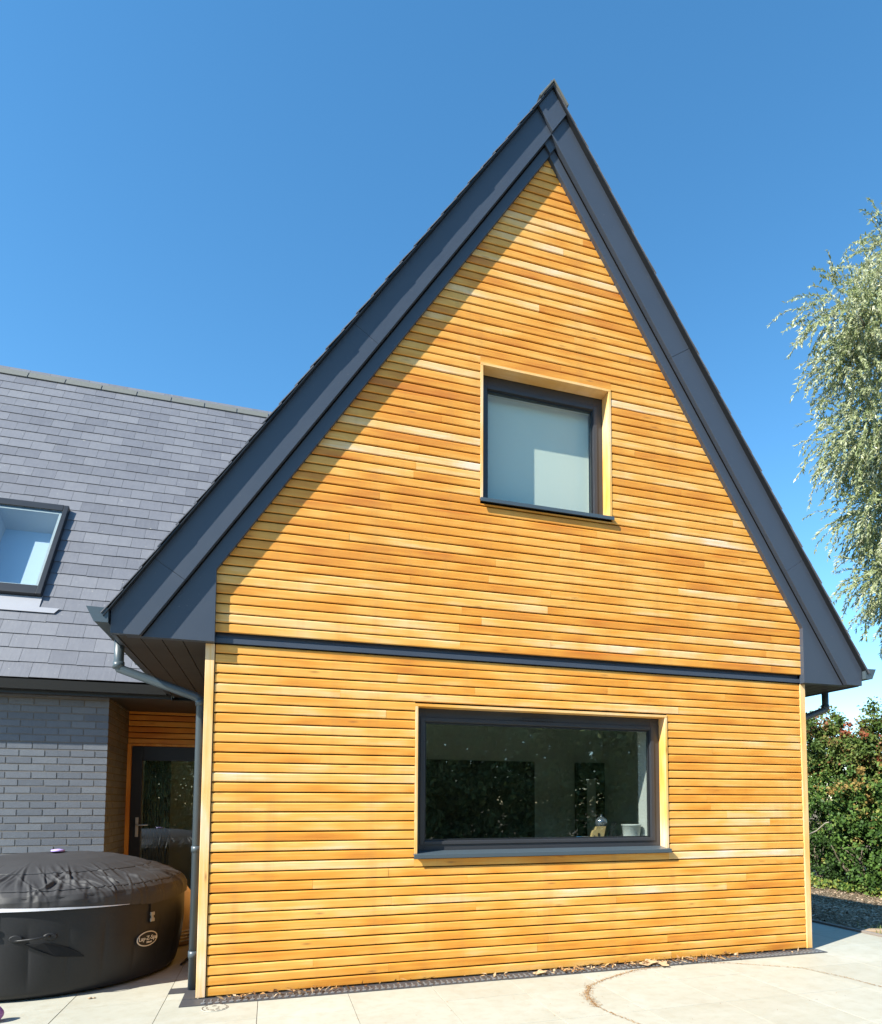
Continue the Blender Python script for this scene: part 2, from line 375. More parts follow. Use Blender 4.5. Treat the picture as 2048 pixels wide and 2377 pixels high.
# chips and stones on the slope
n = 30000; X = RNG.uniform(6.5, 12.6, n); Y = RNG.uniform(-2.5, 10.5, n); Z = np.array([terr(a, b) for a, b in zip(X, Y)]) + .006 + RNG.random(n) * .012
P = np.stack([X, Y, Z], 1); D = rnd_dir(n); D[:, 2] *= .25; N = np.tile([0, 0, 1.], (n, 1)) + rnd_dir(n) * .35
tag(leaf_mesh('wood_chip_mulch', M['chip'], P, RNG.uniform(.03, .085, n), RNG.uniform(.012, .035, n), D, N, RNG.beta(2, 2, n)), 'loose wood chip and gravel covering the slope below the hedge', 'mulch', kind='stuff')
n = 2600; X = RNG.normal(7.15, .32, n); Y = RNG.normal(.12, .25, n); Z = np.array([terr(a, b) for a, b in zip(X, Y)]) + .02
k = X > 6.55; X, Y, Z = X[k], Y[k], Z[k]; n = len(X)
D = rnd_dir(n) * .45 + np.array([0, 0, 1.]); tag(leaf_mesh('grass', M['grass'], np.stack([X, Y, Z + .015], 1), RNG.uniform(.05, .11, n), .006 * np.ones(n), D, rnd_dir(n), RNG.random(n)), 'small tuft of pale green grass beside the paving kerb', 'grass', kind='stuff')

# ------------------------------------------------------------------ house
house = empty('house', (XR, 0, 0))
tag(house, 'cedar clad gable wing with anthracite roof trim joined to a slate roofed grey brick house', 'house')
def hb(mb, name, mat, parent=None, bevel=0.0, label=None):
    o = mb.build(name, mat, bevel=bevel)
    if parent is None: reparent(o, house)
    else:
        o.parent = parent      # parents of sub-parts are meshes built in world coordinates, carry no own offset
        o.matrix_parent_inverse = parent.matrix_parent_inverse.inverted() @ parent.matrix_parent_inverse if False else Matrix.Identity(4)
    if label: o['label'] = label
    return o

PW = .063
W1 = dict(x0=1.525, x1=3.782, z0=.966, z1=2.136); W2 = dict(x0=2.044, x1=3.247, z0=3.846, z1=5.008)
def xlim(z, inset=0.0):
    """clear x-range of the upper cladding at height z"""
    d = (APC - z) / 1.527
    lo = max(PW, XR - d) + inset; hi = min(W - PW, XR + d) - inset
    return lo, hi
PITCH = .0712; BH = .0618
prof = [(0.020, 0.0), (0.0035, 0.0), (0.0, .0045), (0.0, BH - .0105), (.0022, BH - .004), (.0065, BH), (.020, BH)]   # (y, z) profile
TONE_LOW = [False]
def board_tone():
    if TONE_LOW[0]: return float(RNG.uniform(.72, .9) if RNG.random() < .06 else RNG.uniform(.32, .64))
    r = RNG.random()
    if r < .13: return float(RNG.uniform(.74, 1.0))
    if r < .38: return float(RNG.uniform(.50, .70))
    if r < .43: return float(RNG.uniform(.08, .22))
    return float(RNG.uniform(.22, .5))
def add_board(mb, xa, xb, z, y0=0.0, tone=None, lim=None, zmax=None, wob=0.0012):
    tone = board_tone() if tone is None else tone
    dy = float(RNG.uniform(-wob, wob)); dzz = float(RNG.uniform(-.0008, .0008))
    p0, p1 = [], []
    for (py, pz) in prof:
        zz = z + pz + dzz
        if zmax is not None: zz = min(zz, zmax)
        a, b = xa, xb
        if lim is not None:
            lo, hi = lim(zz); a = max(a, lo); b = min(b, hi)
            if b < a: a = b = (a + b) / 2
        p0.append((a, y0 + py + dy, zz)); p1.append((b, y0 + py + dy, zz))
    mb.poly_prism(p0, p1, tone)
def run_boards(mb, xa, xb, z, seams, **kw):
    cuts = [c for c in seams if xa + .12 < c < xb - .12]
    e = [xa] + cuts + [xb]
    for a, b in zip(e[:-1], e[1:]): add_board(mb, a + (.0006 if a != xa else 0), b - (.0006 if b != xb else 0), z, **kw)
def seams_for(lo, hi):
    s = []; x = lo + RNG.choice([.8, 1.3, 1.9, 2.5, 3.4, 4.2]) + RNG.uniform(-.1, .1)
    while x < hi: s.append(float(x)); x += RNG.choice([1.2, 1.8, 2.4, 3.0, 3.6]) + RNG.uniform(-.05, .05)
    return s
# lower cladding
def clad(mb, z, zend, Wn, lim, top, yf=0.0):
    while z < zend:
        s = seams_for(*lim(z)); a, b = lim(z); zb_, zt_ = Wn['z0'] - .040, Wn['z1'] + .002; ztop = z + BH
        if ztop <= zb_ + .004 or z >= zt_ - .002: run_boards(mb, a, b, z, s, lim=lim, zmax=top, y0=yf)
        else:
            run_boards(mb, a, Wn['x0'] - .002, z, s, lim=lim, zmax=top, y0=yf); run_boards(mb, Wn['x1'] + .002, b, z, s, lim=lim, zmax=top, y0=yf)
            if z < zb_ - .006: mb.box(Wn['x0'] - .0018, Wn['x1'] + .0018, yf + .0006, yf + .02, z, zb_, board_tone())
            if ztop > zt_ + .006: mb.box(Wn['x0'] - .0018, Wn['x1'] + .0018, yf + .0006, yf + .02, zt_, ztop, board_tone())
        z += PITCH
TONE_LOW[0] = True; lo = MB(); clad(lo, .016, 2.50, W1, lambda zz: (PW + .004, W - PW - .004), 2.503)
lower = hb(lo, 'cedar_cladding', M['wood'], label='orange cedar board cladding of the ground floor wall')
# upper cladding
TONE_LOW[0] = False; up = MB(); clad(up, 2.583, 6.98, W2, lambda zz: xlim(zz), None, -.026)
hb(up, 'cedar_cladding', M['wood'], label='orange cedar board cladding of the gable above the dark band')
# corner posts
for x0, x1 in ((0.0, PW - .002), (W - PW + .002, W)):
    p = MB(); p.box(x0, x1, -.008, .06, .012, 2.497, float(RNG.uniform(.82, .9))); hb(p, 'corner_post', M['woodz'], bevel=.003)
# wall core
core = MB()
for a, b, c, d in ((.03, W1['x0'], .0, 2.6), (W1['x1'], W - .03, 0, 2.6), (W1['x0'], W1['x1'], 0, W1['z0'] - .02), (W1['x0'], W1['x1'], W1['z1'], 2.6)): core.box(a, b, .052, .30, c, d)
def gp(x0, x1, z0, z1, mb, ya, yb, inset=.03):
    poly = [(x0, z0), (x1, z0), (x1, z1), (x0, z1)]
    ap = APC + .10
    poly = clip(poly, -MS, 1, ap - MS * XR); poly = clip(poly, MS, 1, ap + MS * XR)
    if len(poly) > 2: mb.xz_prism(poly, ya, yb)
gp(-.0, W, 2.6, W2['z0'] - .02, core, .052, .30); gp(0, W2['x0'], W2['z0'] - .02, W2['z1'], core, .052, .30); gp(W2['x1'], W, W2['z0'] - .02, W2['z1'], core, .052, .30); gp(0, W, W2['z1'], 7.2, core, .052, .30)
wallo = hb(core, 'wall', M['dark'])
# side walls of wing (boards) and interior lining
for xx, sgn in ((.0, 1), (W, -1)):
    side = MB(); z = .016
    while z < 2.45:
        y1 = 3.8 if xx == 0 else 9.0
        t = board_tone()
        spans = [(.062, y1)] if xx == 0 or z > 2.1 else [(.062, .55), (2.2, y1)]  # gap left for the added daylight opening
        for ya_, yb_ in spans: side.poly_prism([(xx + sgn * py, ya_, z + pz) for py, pz in prof], [(xx + sgn * py, yb_, z + pz) for py, pz in prof], t)
        z += PITCH
    if xx: pass
    hb(side, 'cedar_cladding', M['woody'], label='cedar boards on the left side wall of the wing' if xx == 0 else 'cedar boards on the right side wall of the wing')
sc = MB(); sc.box(.022, .26, .301, 9.0, 0, 2.49); sc.box(W - .26, W - .022, .301, .55, 0, 2.49); sc.box(W - .26, W - .022, 2.2, 9.0, 0, 2.49); sc.box(W - .26, W - .022, .55, 2.2, 2.12, 2.49); sc.box(.26, W - .26, 8.8, 9.0, 0, 2.49); hb(sc, 'wall', M['dark'])
# band between storeys
bd = MB(); bd.yz_prism([(.0225, 2.600), (.018, 2.578), (.014, 2.548), (-.013, 2.541), (-.013, 2.5065), (.0225, 2.5065)], PW + .001, W - PW - .001)
hb(bd, 'flashing_band', M['metal'])
# window linings, sills, frames, panes
def window(Wd, opening, sill_front, lit_name, label, yl=-.006, gm='glass'):
    x0, x1, z0, z1 = Wd['x0'], Wd['x1'], Wd['z0'], Wd['z1']; th = .022
    ox0, ox1, oz0, oz1 = opening
    f = MB(); ya, yb = .10, .165
    f.box(x0 + th, ox0, ya, yb, z0 - .005, z1 - th); f.box(ox1, x1 - th, ya, yb, z0 - .005, z1 - th)
    f.box(ox0, ox1, ya, yb, oz1, z1 - th); f.box(ox0, ox1, ya, yb, z0 - .005, oz0)
    # sash step
    e = .022
    f.box(ox0 - .038, ox0 - .004, ya - .009, ya - .0005, oz0 - .03, oz1 + .034); f.box(ox1 + .004, ox1 + .038, ya - .009, ya - .0005, oz0 - .03, oz1 + .034)
    f.box(ox0 - .003, ox1 + .003, ya - .009, ya - .0005, oz1 + .004, oz1 + .034); f.box(ox0 - .003, ox1 + .003, ya - .009, ya - .0005, oz0 - .03, oz0 - .004)
    fo = hb(f, 'window', M['frame'], label=label, bevel=.002)
    p = MB(); p.box(ox0 + .0005, ox1 - .0005, .125, .145, oz0 + .0005, oz1 - .0005); p = hb(p, 'pane', M[gm], fo)
    gk = MB(); 
    for a, b, c, d in ((ox0 + .001, ox0 + .012, oz0 + .001, oz1 - .001), (ox1 - .012, ox1 - .001, oz0 + .001, oz1 - .001), (ox0 + .012, ox1 - .012, oz0 + .001, oz0 + .012), (ox0 + .012, ox1 - .012, oz1 - .012, oz1 - .001)): gk.box(a, b, .112, .1245, c, d)
    hb(gk, 'gasket', M['black'], fo)
    for xa_, xb_, tn_ in ((x0, x0 + th, .92), (x1 - th, x1, .95)):
        l = MB(); l.box(xa_, xb_, yl, .099, z0 + .002, z1 - th, tn_); hb(l, 'timber_lining', M['woodz'], fo, bevel=.0015)
    l = MB(); l.box(x0, x1, yl, .099, z1 - th + .0005, z1, .78); hb(l, 'timber_lining', M['wood'], fo, bevel=.0015)
    s = MB(); zt = z0 + .002
    s.yz_prism([(sill_front, zt - .004), (sill_front, zt - .036), (sill_front + .006, zt - .036), (sill_front + .012, zt - .012), (.022, zt - .008), (.0985, zt + .004), (.0985, zt + .016)], x0 - .008, x1 + .006)
    hb(s, 'sill', M['metal2'], fo, bevel=.0025)
    # inner reveal
    r = MB(); xa, xb = ox0 - .03, ox1 + .03
    r.box(xa - .03, xa, .166, .36, oz0 - .06, oz1 + .06); r.box(xb, xb + .03, .166, .36, oz0 - .06, oz1 + .06); r.box(xa, xb, .166, .36, oz1 + .02, oz1 + .05); r.box(xa, xb, .166, .40, oz0 - .055, oz0 - .022)
    hb(r, 'inner_reveal', M['white'], fo)
    return fo
win1 = window(W1, (1.625, 3.668, 1.060, 2.008), -.04, '', 'wide fixed ground floor window with dark frame')
win2 = window(W2, (2.139, 3.132, 3.895, 4.868), -.062, '', 'square first floor window with pale blind behind glass', -.030, 'glass2')
bl = MB(); bl.box(2.125, 3.145, .212, .215, 3.90, 4.885); bo = hb(bl, 'roller_blind', M['blind'], win2)
v = MB()
for k in range(14): v.box(2.44 + .022 * k, 2.455 + .022 * k, .087, .0895, 2.048, 2.066)
hb(v, 'trickle_vent', M['frame'], win1)
# rooms
rm = MB(); rm.box(.262, .30, .302, 3.6, 0, 2.4); rm.box(W - .30, W - .262, .331, .55, 0, 2.4); rm.box(W - .30, W - .262, 2.2, 3.56, 0, 2.4); rm.box(W - .30, W - .262, .55, 2.2, 2.12, 2.4); rm.box(.30, W - .30, 3.561, 3.6, 0, 2.4)
for a, b, c, d in ((.30, 1.595, 0, 2.4), (3.70, W - .30, 0, 2.4), (1.595, 3.70, 0, 1.005), (1.595, 3.70, 2.06, 2.4)): rm.box(a, b, .302, .33, c, d)
hb(rm, 'interior_wall', M['grey'])
cl = MB(); cl.box(.26, W - .26, .301, 8.7, 2.401, 2.48); hb(cl, 'ceiling', M['white'])
cl = MB(); cl.box(.3, W - .3, .335, 3.56, 0.001, .03); hb(cl, 'floor', M['carved'])
dd = MB(); dd.box(2.38, 3.92, 3.50, 3.56, .86, 1.93); hb(dd, 'wall_screen', M['black'], label='dark wall panel seen through the ground floor window')
dd = MB(); dd.box(4.55, 4.98, 3.47, 3.555, .03, 1.93); do_ = hb(dd, 'interior_door', M['black'])
dd = MB(); dd.box(4.70, 4.83, 3.458, 3.469, .4, 1.70); hb(dd, 'door_panel', M['grey'], do_)
pd = MB()  # opening and glazed door added in the unseen wall to light the room
for a, b in ((.551, .61), (1.345, 1.405), (2.14, 2.199)): pd.box(W - .12, W - .06, a, b, .03, 2.118)
pd.box(W - .12, W - .06, .6105, 1.3445, 2.06, 2.118); pd.box(W - .12, W - .06, 1.4055, 2.1395, 2.06, 2.118); pd.box(W - .12, W - .06, .6105, 1.3445, .03, .09); pd.box(W - .12, W - .06, 1.4055, 2.1395, .03, .09)
pdo = hb(pd, 'added_daylight_door', M['frame'])
for a, b in ((.611, 1.344), (1.406, 2.139)): pd = MB(); pd.box(W - .10, W - .08, a, b, .091, 2.059); hb(pd, 'pane', M['glass'], pdo)  # panes of the added daylight door
rm = MB(); rm.box(1.6, 1.63, .302, 2.0, 3.2, 5.3); rm.box(3.75, 3.78, .302, 2.0, 3.2, 5.3); rm.box(1.6, 3.78, 2.0, 2.03, 3.2, 5.3); rm.box(1.6, 3.78, .302, 2.0, 3.17, 3.2); rm.box(1.6, 3.78, .302, 2.0, 5.3, 5.33); hb(rm, 'interior_wall', M['white'])

# verge boards: outer pair, inner pair, apex plates
def mir(poly): return [(2 * XR - x, z) for x, z in poly]
TOPA = 7.522; LOWA = 7.133; XB = -.584; ZS = 2.497
lowx = XR - (LOWA - ZS) / MS
outerL = [(XB, ZS), (lowx, ZS), (XR, LOWA)]
# kite at the apex
dx = (TOPA - LOWA) / (2 * MS)
kite = [(XR, LOWA), (XR + dx, LOWA + MS * dx), (XR, TOPA), (XR - dx, LOWA + MS * dx)]
leftband = [(XB, ZS), (lowx, ZS), (XR, LOWA), (XR - dx, LOWA + MS * dx), (XB, TOPA - 1.504 * (XR - XB))]
YO, YI = -.119, -.067; cs0, sn0 = math.cos(math.atan(1.51)), math.sin(math.atan(1.51))
for sd, cuts in ((0, (2.35, 4.75)), (1, (3.1, 5.3))):
    tc = [-9] + [c for c in cuts] + [99]
    for c0, c1 in zip(tc[:-1], tc[1:]):
        q = clip(clip(leftband, cs0, sn0, c1 - .0006), -cs0, -sn0, -(c0 + .0006))
        b = MB(); b.xz_prism(mir(q) if sd else q, YO + float(RNG.uniform(0, .0015)), YI - .001); hb(b, 'verge_board', M['metal'], bevel=.002)
b = MB(); b.xz_prism(kite, YO - .026, YO - .0005); hb(b, 'apex_plate', M['metal'], bevel=.002)
for mm in (0, 1):      # dark strips painted in for the shade under the outer boards
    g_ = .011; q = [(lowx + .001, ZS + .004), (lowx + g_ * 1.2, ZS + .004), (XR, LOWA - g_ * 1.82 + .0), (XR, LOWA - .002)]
    b = MB(); b.xz_prism(mir(q) if mm else q, YI - .006, YI - .0004); hb(b, 'shade_strip', M['dark'])
INA = APC - .020
dxi = (LOWA + .06 - INA) / (2 * MS)
def inner_x(z): return XR - (INA - z) / 1.527
innerL = [(-.50, ZS + .002), (PW, ZS + .002), (PW, INA - 1.527 * (XR - PW)), (XR, INA), (XR - dxi, INA + MS * dxi), (XR - .06, LOWA + .02), (lowx - .03, ZS + .05)]
for poly in (innerL, mir(innerL)):
    b = MB(); b.xz_prism(poly, YI, -.003); hb(b, 'verge_board', M['metal'], bevel=.0015, label='inner verge board and boxed eaves end behind the outer board')
b = MB(); k2 = [(XR, INA), (XR + dxi, INA + MS * dxi), (XR, INA + 2 * MS * dxi), (XR - dxi, INA + MS * dxi)]; b.xz_prism(k2, YI - .022, YI - .0005); hb(b, 'apex_plate', M['metal'], bevel=.001)

# roof of the wing
SA = 7.548; MG, MS = MS, 1.503   # slate surface apex; MG = slope of the boards
TH = math.atan(MS); cs, sn = math.cos(TH), math.sin(TH)
def slates(mb, o, u, v, nrm, rows, gauge, width, urange, phase=0.0, holes=None):
    """o eave origin, u along eave, v up slope; urange(row)->(a,b)"""
    o, u, v, nrm = map(Vector, (o, u, v, nrm))
    for r in range(rows):
        a, b = urange(r); s0 = r * gauge
        x = math.floor((a - phase) / width) * width + phase + (width / 2 if r % 2 else 0) - width
        while x < b:
            xa, xb = max(x + .0012, a), min(x + width - .0012, b)
            x += width
            if xb - xa < .02: continue
            segs = [(xa, xb)]
            if holes:
                for (h0, h1, k0, k1) in holes:
                    if s0 + gauge * .5 > k0 and s0 + gauge * .5 < k1:
                        ns = []
                        for (p, q) in segs:
                            if q <= h0 or p >= h1: ns.append((p, q)); continue
                            if p < h0: ns.append((p, h0))
                            if q > h1: ns.append((h1, q))
                        segs = ns
            for (p, q) in segs:
                if q - p < .015: continue
                j = float(RNG.normal(0, .0022)); lift = .0085 + float(RNG.uniform(0, .003)); tn = float(RNG.beta(2.2, 2.2))
                A = o + u * p + v * (s0 + j); B = o + u * q + v * (s0 + j + float(RNG.normal(0, .0008)))
                C_ = o + u * q + v * (s0 + gauge + .02); D_ = o + u * p + v * (s0 + gauge + .02)
                t = nrm * .0055
                lo_, hi_ = [A + nrm * lift, B + nrm * lift, C_ + nrm * .001, D_ + nrm * .001], [A + nrm * lift + t, B + nrm * lift + t, C_ + nrm * .001 + t, D_ + nrm * .001 + t]
                mb.poly_prism(lo_, hi_, tn)
G = .198; WS = .25
EX = -.625
# main block geometry: slate plane through (y 2.50, z 2.60), slope 56.6 deg
ME_Y, ME_Z, MR_Y = 2.488, 2.582, 5.70
MT = math.atan(1.517); mc, msn = math.cos(MT), math.sin(MT)
rowsW = int((SA - (SA - MS * (XR - EX))) / sn / G)
def valley_y(z): return ME_Y + (z - ME_Z) / 1.517
zE = SA - .012 - MS * (XR - EX)
for side_ in (0, 1):
    rb = MB()
    base = [(EX + .02, zE - .03 + .0), (XR, SA - .02), (XR, SA - .20), (EX + .12, zE - .03)] if side_ == 0 else None
    poly = [(EX + .03, zE - .005), (XR, SA - .035), (XR, SA - .16), (EX + .06, zE - .055)]
    if side_: poly = mir(poly)
    rb.xz_prism(poly, YI + .001, 8.9)
    ro = hb(rb, 'roof', M['dark'], label='left slope of the gable wing roof' if side_ == 0 else 'right slope of the gable wing roof')
    s_ = MB()
    o = (EX, 0, zE) if side_ == 0 else (2 * XR - EX, 0, zE)
    v_ = (cs, 0, sn) if side_ == 0 else (-cs, 0, sn); n_ = (-sn, 0, cs) if side_ == 0 else (sn, 0, cs)
    ur = (lambda r: (-.168 + float(RNG.uniform(-.004, .003)), valley_y(zE + r * G * sn) + .25)) if side_ == 0 else (lambda r: (-.168 + float(RNG.uniform(-.004, .003)), 8.95))
    slates(s_, o, (0, 1, 0), v_, n_, int(5.94 / G), G, WS, ur, phase=-.168)
    hb(s_, 'slates', M['slate'], ro)
    # undercloak strip seen beneath the verge
    uc = MB(); q = [(EX + .004, zE - .002), (XR, SA - .0145), (XR, SA - .0245), (EX + .004, zE - .012)]
    if side_: q = mir(q)
    uc.xz_prism(q, -.164, YI); hb(uc, 'undercloak', M['black'], ro)
rt = MB(); y = -.182; k = 0
while y < 8.9:
    y1 = y + .452; q = .004 * (k % 2); hh = .235
    for sg in (-1, 1):
        a = (XR, SA + .014); b_ = (XR + sg * hh * cs * .95, SA + .014 - hh * sn * .95)
        nx, nz = sg * sn * .016, cs * .016
        poly = [a, (a[0], a[1] + .020), (b_[0] + nx, b_[1] + nz), b_] if sg > 0 else [a, b_, (b_[0] + nx, b_[1] + nz), (a[0], a[1] + .020)]
        rt.xz_prism(poly, y + .001, y1 - .004, .5)
    y = y1; k += 1
hb(rt, 'ridge_tiles', M['ridge'], bevel=.002)
# eaves of the wing: soffit, fascia, gutter both sides
for sg in (0, 1):
    X = (lambda x: x) if sg == 0 else (lambda x: 2 * XR - x)
    yend = 2.83 if sg == 0 else 8.9
    s = MB(); xe = [-.556, -.42, -.285, -.15, .0]
    for a, b_ in zip(xe[:-1], xe[1:]):
        xa, xb = sorted((X(a + .003), X(b_ - .003))); s.box(xa, xb, -.004 if False else YI + .03, yend, ZS + .004, ZS + .016)
    xa, xb = sorted((X(-.556), X(.05))); s.box(xa, xb, .065, yend, ZS + .0165, ZS + .03); xa, xb = sorted((X(.0), X(.024))); s.box(xa, xb, .062, yend, 2.44 + .052, ZS + .016)
    hb(s, 'soffit', M['soffit'], bevel=.0015)
    f = MB(); xa, xb = sorted((X(-.590), X(-.557))); f.box(xa, xb, YO + .045, yend, ZS - .003, 2.66); hb(f, 'fascia', M['metal'], bevel=.0015)
    gt = MB(); prf = [(-.722, 2.658), (-.674, 2.561), (-.594, 2.561), (-.594, 2.655), (-.600, 2.655), (-.600, 2.567), (-.670, 2.567), (-.714, 2.658)]
    prf = [(X(a), b_) for a, b_ in prf]; gt.xz_prism(prf, -.150, yend)
    cap = [(X(a), b_) for a, b_ in [(-.724, 2.660), (-.675, 2.559), (-.592, 2.559), (-.592, 2.657)]]
    gt.xz_prism(cap, -.156, -.1505)
    go = hb(gt, 'gutter', M['metal2'])
    for yy in (.5, 1.3, 2.1) + ((3.0, 4.0, 5.0) if sg else ()):
        br = MB(); br.xz_prism([(X(a), b_) for a, b_ in [(-.727, 2.663), (-.677, 2.555), (-.592, 2.555), (-.592, 2.5605), (-.6735, 2.5605), (-.7215, 2.663)]], yy, yy + .02); hb(br, 'gutter_bracket', M['metal2'], go)
    yd = .26 if sg == 0 else .36
    xd = X(-.045); xt = X(-.60)
    dp = MB(); dp.tube([(xt, yd, 2.57), (xt, yd, 2.345), (X(-.59), yd, 2.325), (X(-.075), yd, 2.145), (xd, yd, 2.115), (xd, yd, .012)], .034, 20)
    dpo = hb(dp, 'downpipe', M['metal2'])
    for (zz, hgt) in ((2.35, .05), (2.105, .05), (1.02, .045), (.26, .05)):
        c = MB(); cxp = xt if zz > 2.3 else xd; c.lathe([(.0385, 0), (.0385, hgt)], (cxp, yd, zz - hgt / 2), 20); hb(c, 'collar', M['metal2'], dpo)
    for zz in (1.9, .99, .30):
        c = MB(); xa, xb = sorted((xd, X(.0))); c.box(xa, xb, yd + .02, yd + .034, zz, zz + .022); hb(c, 'bracket', M['metal2'], dpo)

# ------------------------------------------------------------------ main block of the house
BX, BY, DY = -1.166, 2.76, 3.80; MXL = -7.6; MSO = 2.455
def bricks(mb, mo, horiz, edge, fixed, zref, a_end, z0, z1, start_half=False):
    """horiz 'x': wall faces -y at y=fixed, running to smaller x; 'y': faces +x at x=fixed running to larger y"""
    k0 = int((zref - z0) / .075) + 1; 
    k = -int((z1 - zref) / .075) - 1
    while k < k0:
        zt = zref - .075 * k; zb_ = zt - .065
        zt2 = min(zt - .0, z1); zb2 = max(zb_, z0)
        if zt2 - zb2 > .01:
            pos = 0.0; first = (k % 2 == 0) ^ start_half
            while pos < a_end:
                ln = .225 if (first or pos > 0) else .1125
                p0, p1 = pos + (0 if pos == 0 else .005), pos + ln - .005; p1 = min(p1, a_end)
                tn = float(RNG.random()); d = float(RNG.uniform(-.0012, .0008))
                if horiz == 'x': mb.box(edge - p1, edge - p0, fixed + d, fixed + .05, zb2, zt2 - .005 if zt2 == zt else zt2, tn)
                else: mb.box(fixed - .05, fixed + d, edge + max(p0, .052), edge + max(p1, .053), zb2, zt2 - .005 if zt2 == zt else zt2, tn)
                pos += ln
        k += 1
bw = MB(); bricks(bw, None, 'x', BX, BY, 1.972, -MXL + BX - .2, 0.0, MSO - .002); bwo = hb(bw, 'brick_wall', M['brick'], bevel=.0)
mo = MB(); mo.box(MXL, BX - .052, BY + .0035, BY + .3, 0, MSO); mo.box(BX - .0515, BX - .004, BY + .0035, BY + .052, 0, MSO); hb(mo, 'mortar', M['mortar'], bwo)
bw = MB(); bricks(bw, None, 'y', BY, BX, 1.972, DY - BY + .09, 0.0, MSO - .002, True); bwo2 = hb(bw, 'brick_wall', M['brick'], label='brick return wall beside the recessed door')
mo = MB(); mo.box(BX - .3, BX - .0035, BY + .3005, DY + .109, 0, MSO); mo.box(BX - .0515, BX - .0035, BY + .0525, BY + .30, 0, MSO); hb(mo, 'mortar', M['mortar'], bwo2)
# soffit and recess ceiling
s = MB(); s.box(MXL, -.565, 2.601, BY + .02, MSO, MSO + .012); hb(s, 'soffit', M['soffit'])
s = MB(); s.box(BX - .02, .0, BY + .021, DY + .05, MSO + .001, MSO + .013); hb(s, 'soffit', M['soffit'])
f = MB(); f.box(MXL, -.55, 2.585, 2.6005, MSO - .012, 2.60); hb(f, 'fascia', M['black'])
gt = MB(); gt.yz_prism([(2.478, 2.571), (2.508, 2.478), (2.584, 2.478), (2.584, 2.568), (2.580, 2.568), (2.580, 2.483), (2.512, 2.483), (2.484, 2.571)], MXL, -.592)
hb(gt, 'gutter', M['black'])
# door recess
dw = MB(); z = 2.066
while z < 2.45:
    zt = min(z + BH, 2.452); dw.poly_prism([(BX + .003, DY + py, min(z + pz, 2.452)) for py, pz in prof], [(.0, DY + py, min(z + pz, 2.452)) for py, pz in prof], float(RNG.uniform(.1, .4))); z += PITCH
hb(dw, 'cedar_cladding', M['wood'], label='cedar boards above the recessed door')
dk = MB(); dk.box(BX, 0.02, DY + .022, DY + .1, 2.06, MSO); hb(dk, 'wall', M['dark'])
dfm = MB(); dfm.box(BX + .0005, -1.122, DY - .012, DY + .05, 0.0, 2.062, .35); dfm.box(-1.121, -.02, DY - .012, DY + .05, 2.038, 2.063, .4); tf = hb(dfm, 'door_lining', M['woodz'])
dr = MB(); dr.box(-1.121, -1.003, DY + .01, DY + .06, .02, 2.036); dr.box(-.12, -.02, DY + .01, DY + .06, .02, 2.036); dr.box(-1.002, -.121, DY + .01, DY + .06, 1.865, 2.036); dr.box(-1.002, -.121, DY + .01, DY + .06, .02, .16)
dro = hb(dr, 'door', M['black'], bevel=.002, label='dark glazed door in the recess between house and wing')
dg = MB(); dg.box(-1.002, -.121, DY + .028, DY + .048, .161, 1.864); hb(dg, 'pane', M['glass'], dro)
hd = MB(); hd.box(-1.058, -1.026, DY + .0, DY + .0095, .955, 1.185); hd.tube([(-1.042, DY + .001, 1.095), (-1.042, DY - .045, 1.095)], .009, 10); hd.tube([(-1.046, DY - .045, 1.095), (-.918, DY - .045, 1.095)], .009, 10)
hb(hd, 'handle', M['steel'], dro, bevel=.002)
rr = MB(); rr.box(BX, -.02, 5.6, 5.62, 0, MSO); rr.box(BX - .02, BX, DY + .11, 5.62, 0, MSO); rr.box(-.02, 0.0, DY + .11, 5.62, 0, MSO); rr.box(BX, 0, DY + .11, 5.6, MSO - .03, MSO - .01); hb(rr, 'interior_wall', M['grey'])
rr = MB(); rr.box(BX, 0, DY + .02, 5.6, .001, .02); hb(rr, 'floor', M['carved'])
cu = MB()
for k in range(16): cu.tube([(-.99 + .018 * k, DY + .16 + .012 * (k % 2), .05), (-.99 + .018 * k, DY + .16 + .012 * (k % 2), 1.95)], .012, 8)
hb(cu, 'curtain', mat_simple('curtain_cloth', (.10, .11, .10), .9, .1))
# roof of the main block
sk = dict(x0=-2.70, x1=-1.915, s0=(3.545 - ME_Z) / msn, s1=(4.885 - ME_Z) / msn)
rb = MB(); rlen = (MR_Y - ME_Y)
nm = Vector((0, -msn, mc)); vm = Vector((0, mc, msn)); om = Vector((0, ME_Y, ME_Z))
def mroof_slab(xa, xb, sa, sb):
    o = om + Vector((xa, 0, 0)) + vm * sa - nm * .09; rb.obox(o, (xb - xa, 0, 0), vm * (sb - sa), nm * .086)
Ls = rlen / mc
mroof_slab(MXL, sk['x0'], .03, Ls); mroof_slab(sk['x0'], sk['x1'], .03, sk['s0']); mroof_slab(sk['x0'], sk['x1'], sk['s1'], Ls); mroof_slab(sk['x1'], .2, .03, Ls)
rb.obox((MXL, MR_Y + .01, ME_Z + 1.517 * rlen - .12), (7.8, 0, 0), (0, rlen, -1.517 * rlen), (0, .06, .1))
mro = hb(rb, 'roof', M['dark'], label='slate roof of the main house left of the gable')
s_ = MB()
def mur(r):
    zz = ME_Z + r * G * msn
    return (MXL, XR - (SA - zz) / MS + .12)
slates(s_, om, (1, 0, 0), vm, nm, int(Ls / G) + 1, G, WS, mur, phase=-1.816 + .125 * 0, holes=[(sk['x0'] - .0, sk['x1'] + .0, sk['s0'] - .15, sk['s1'])])
hb(s_, 'slates', M['slate'], mro)
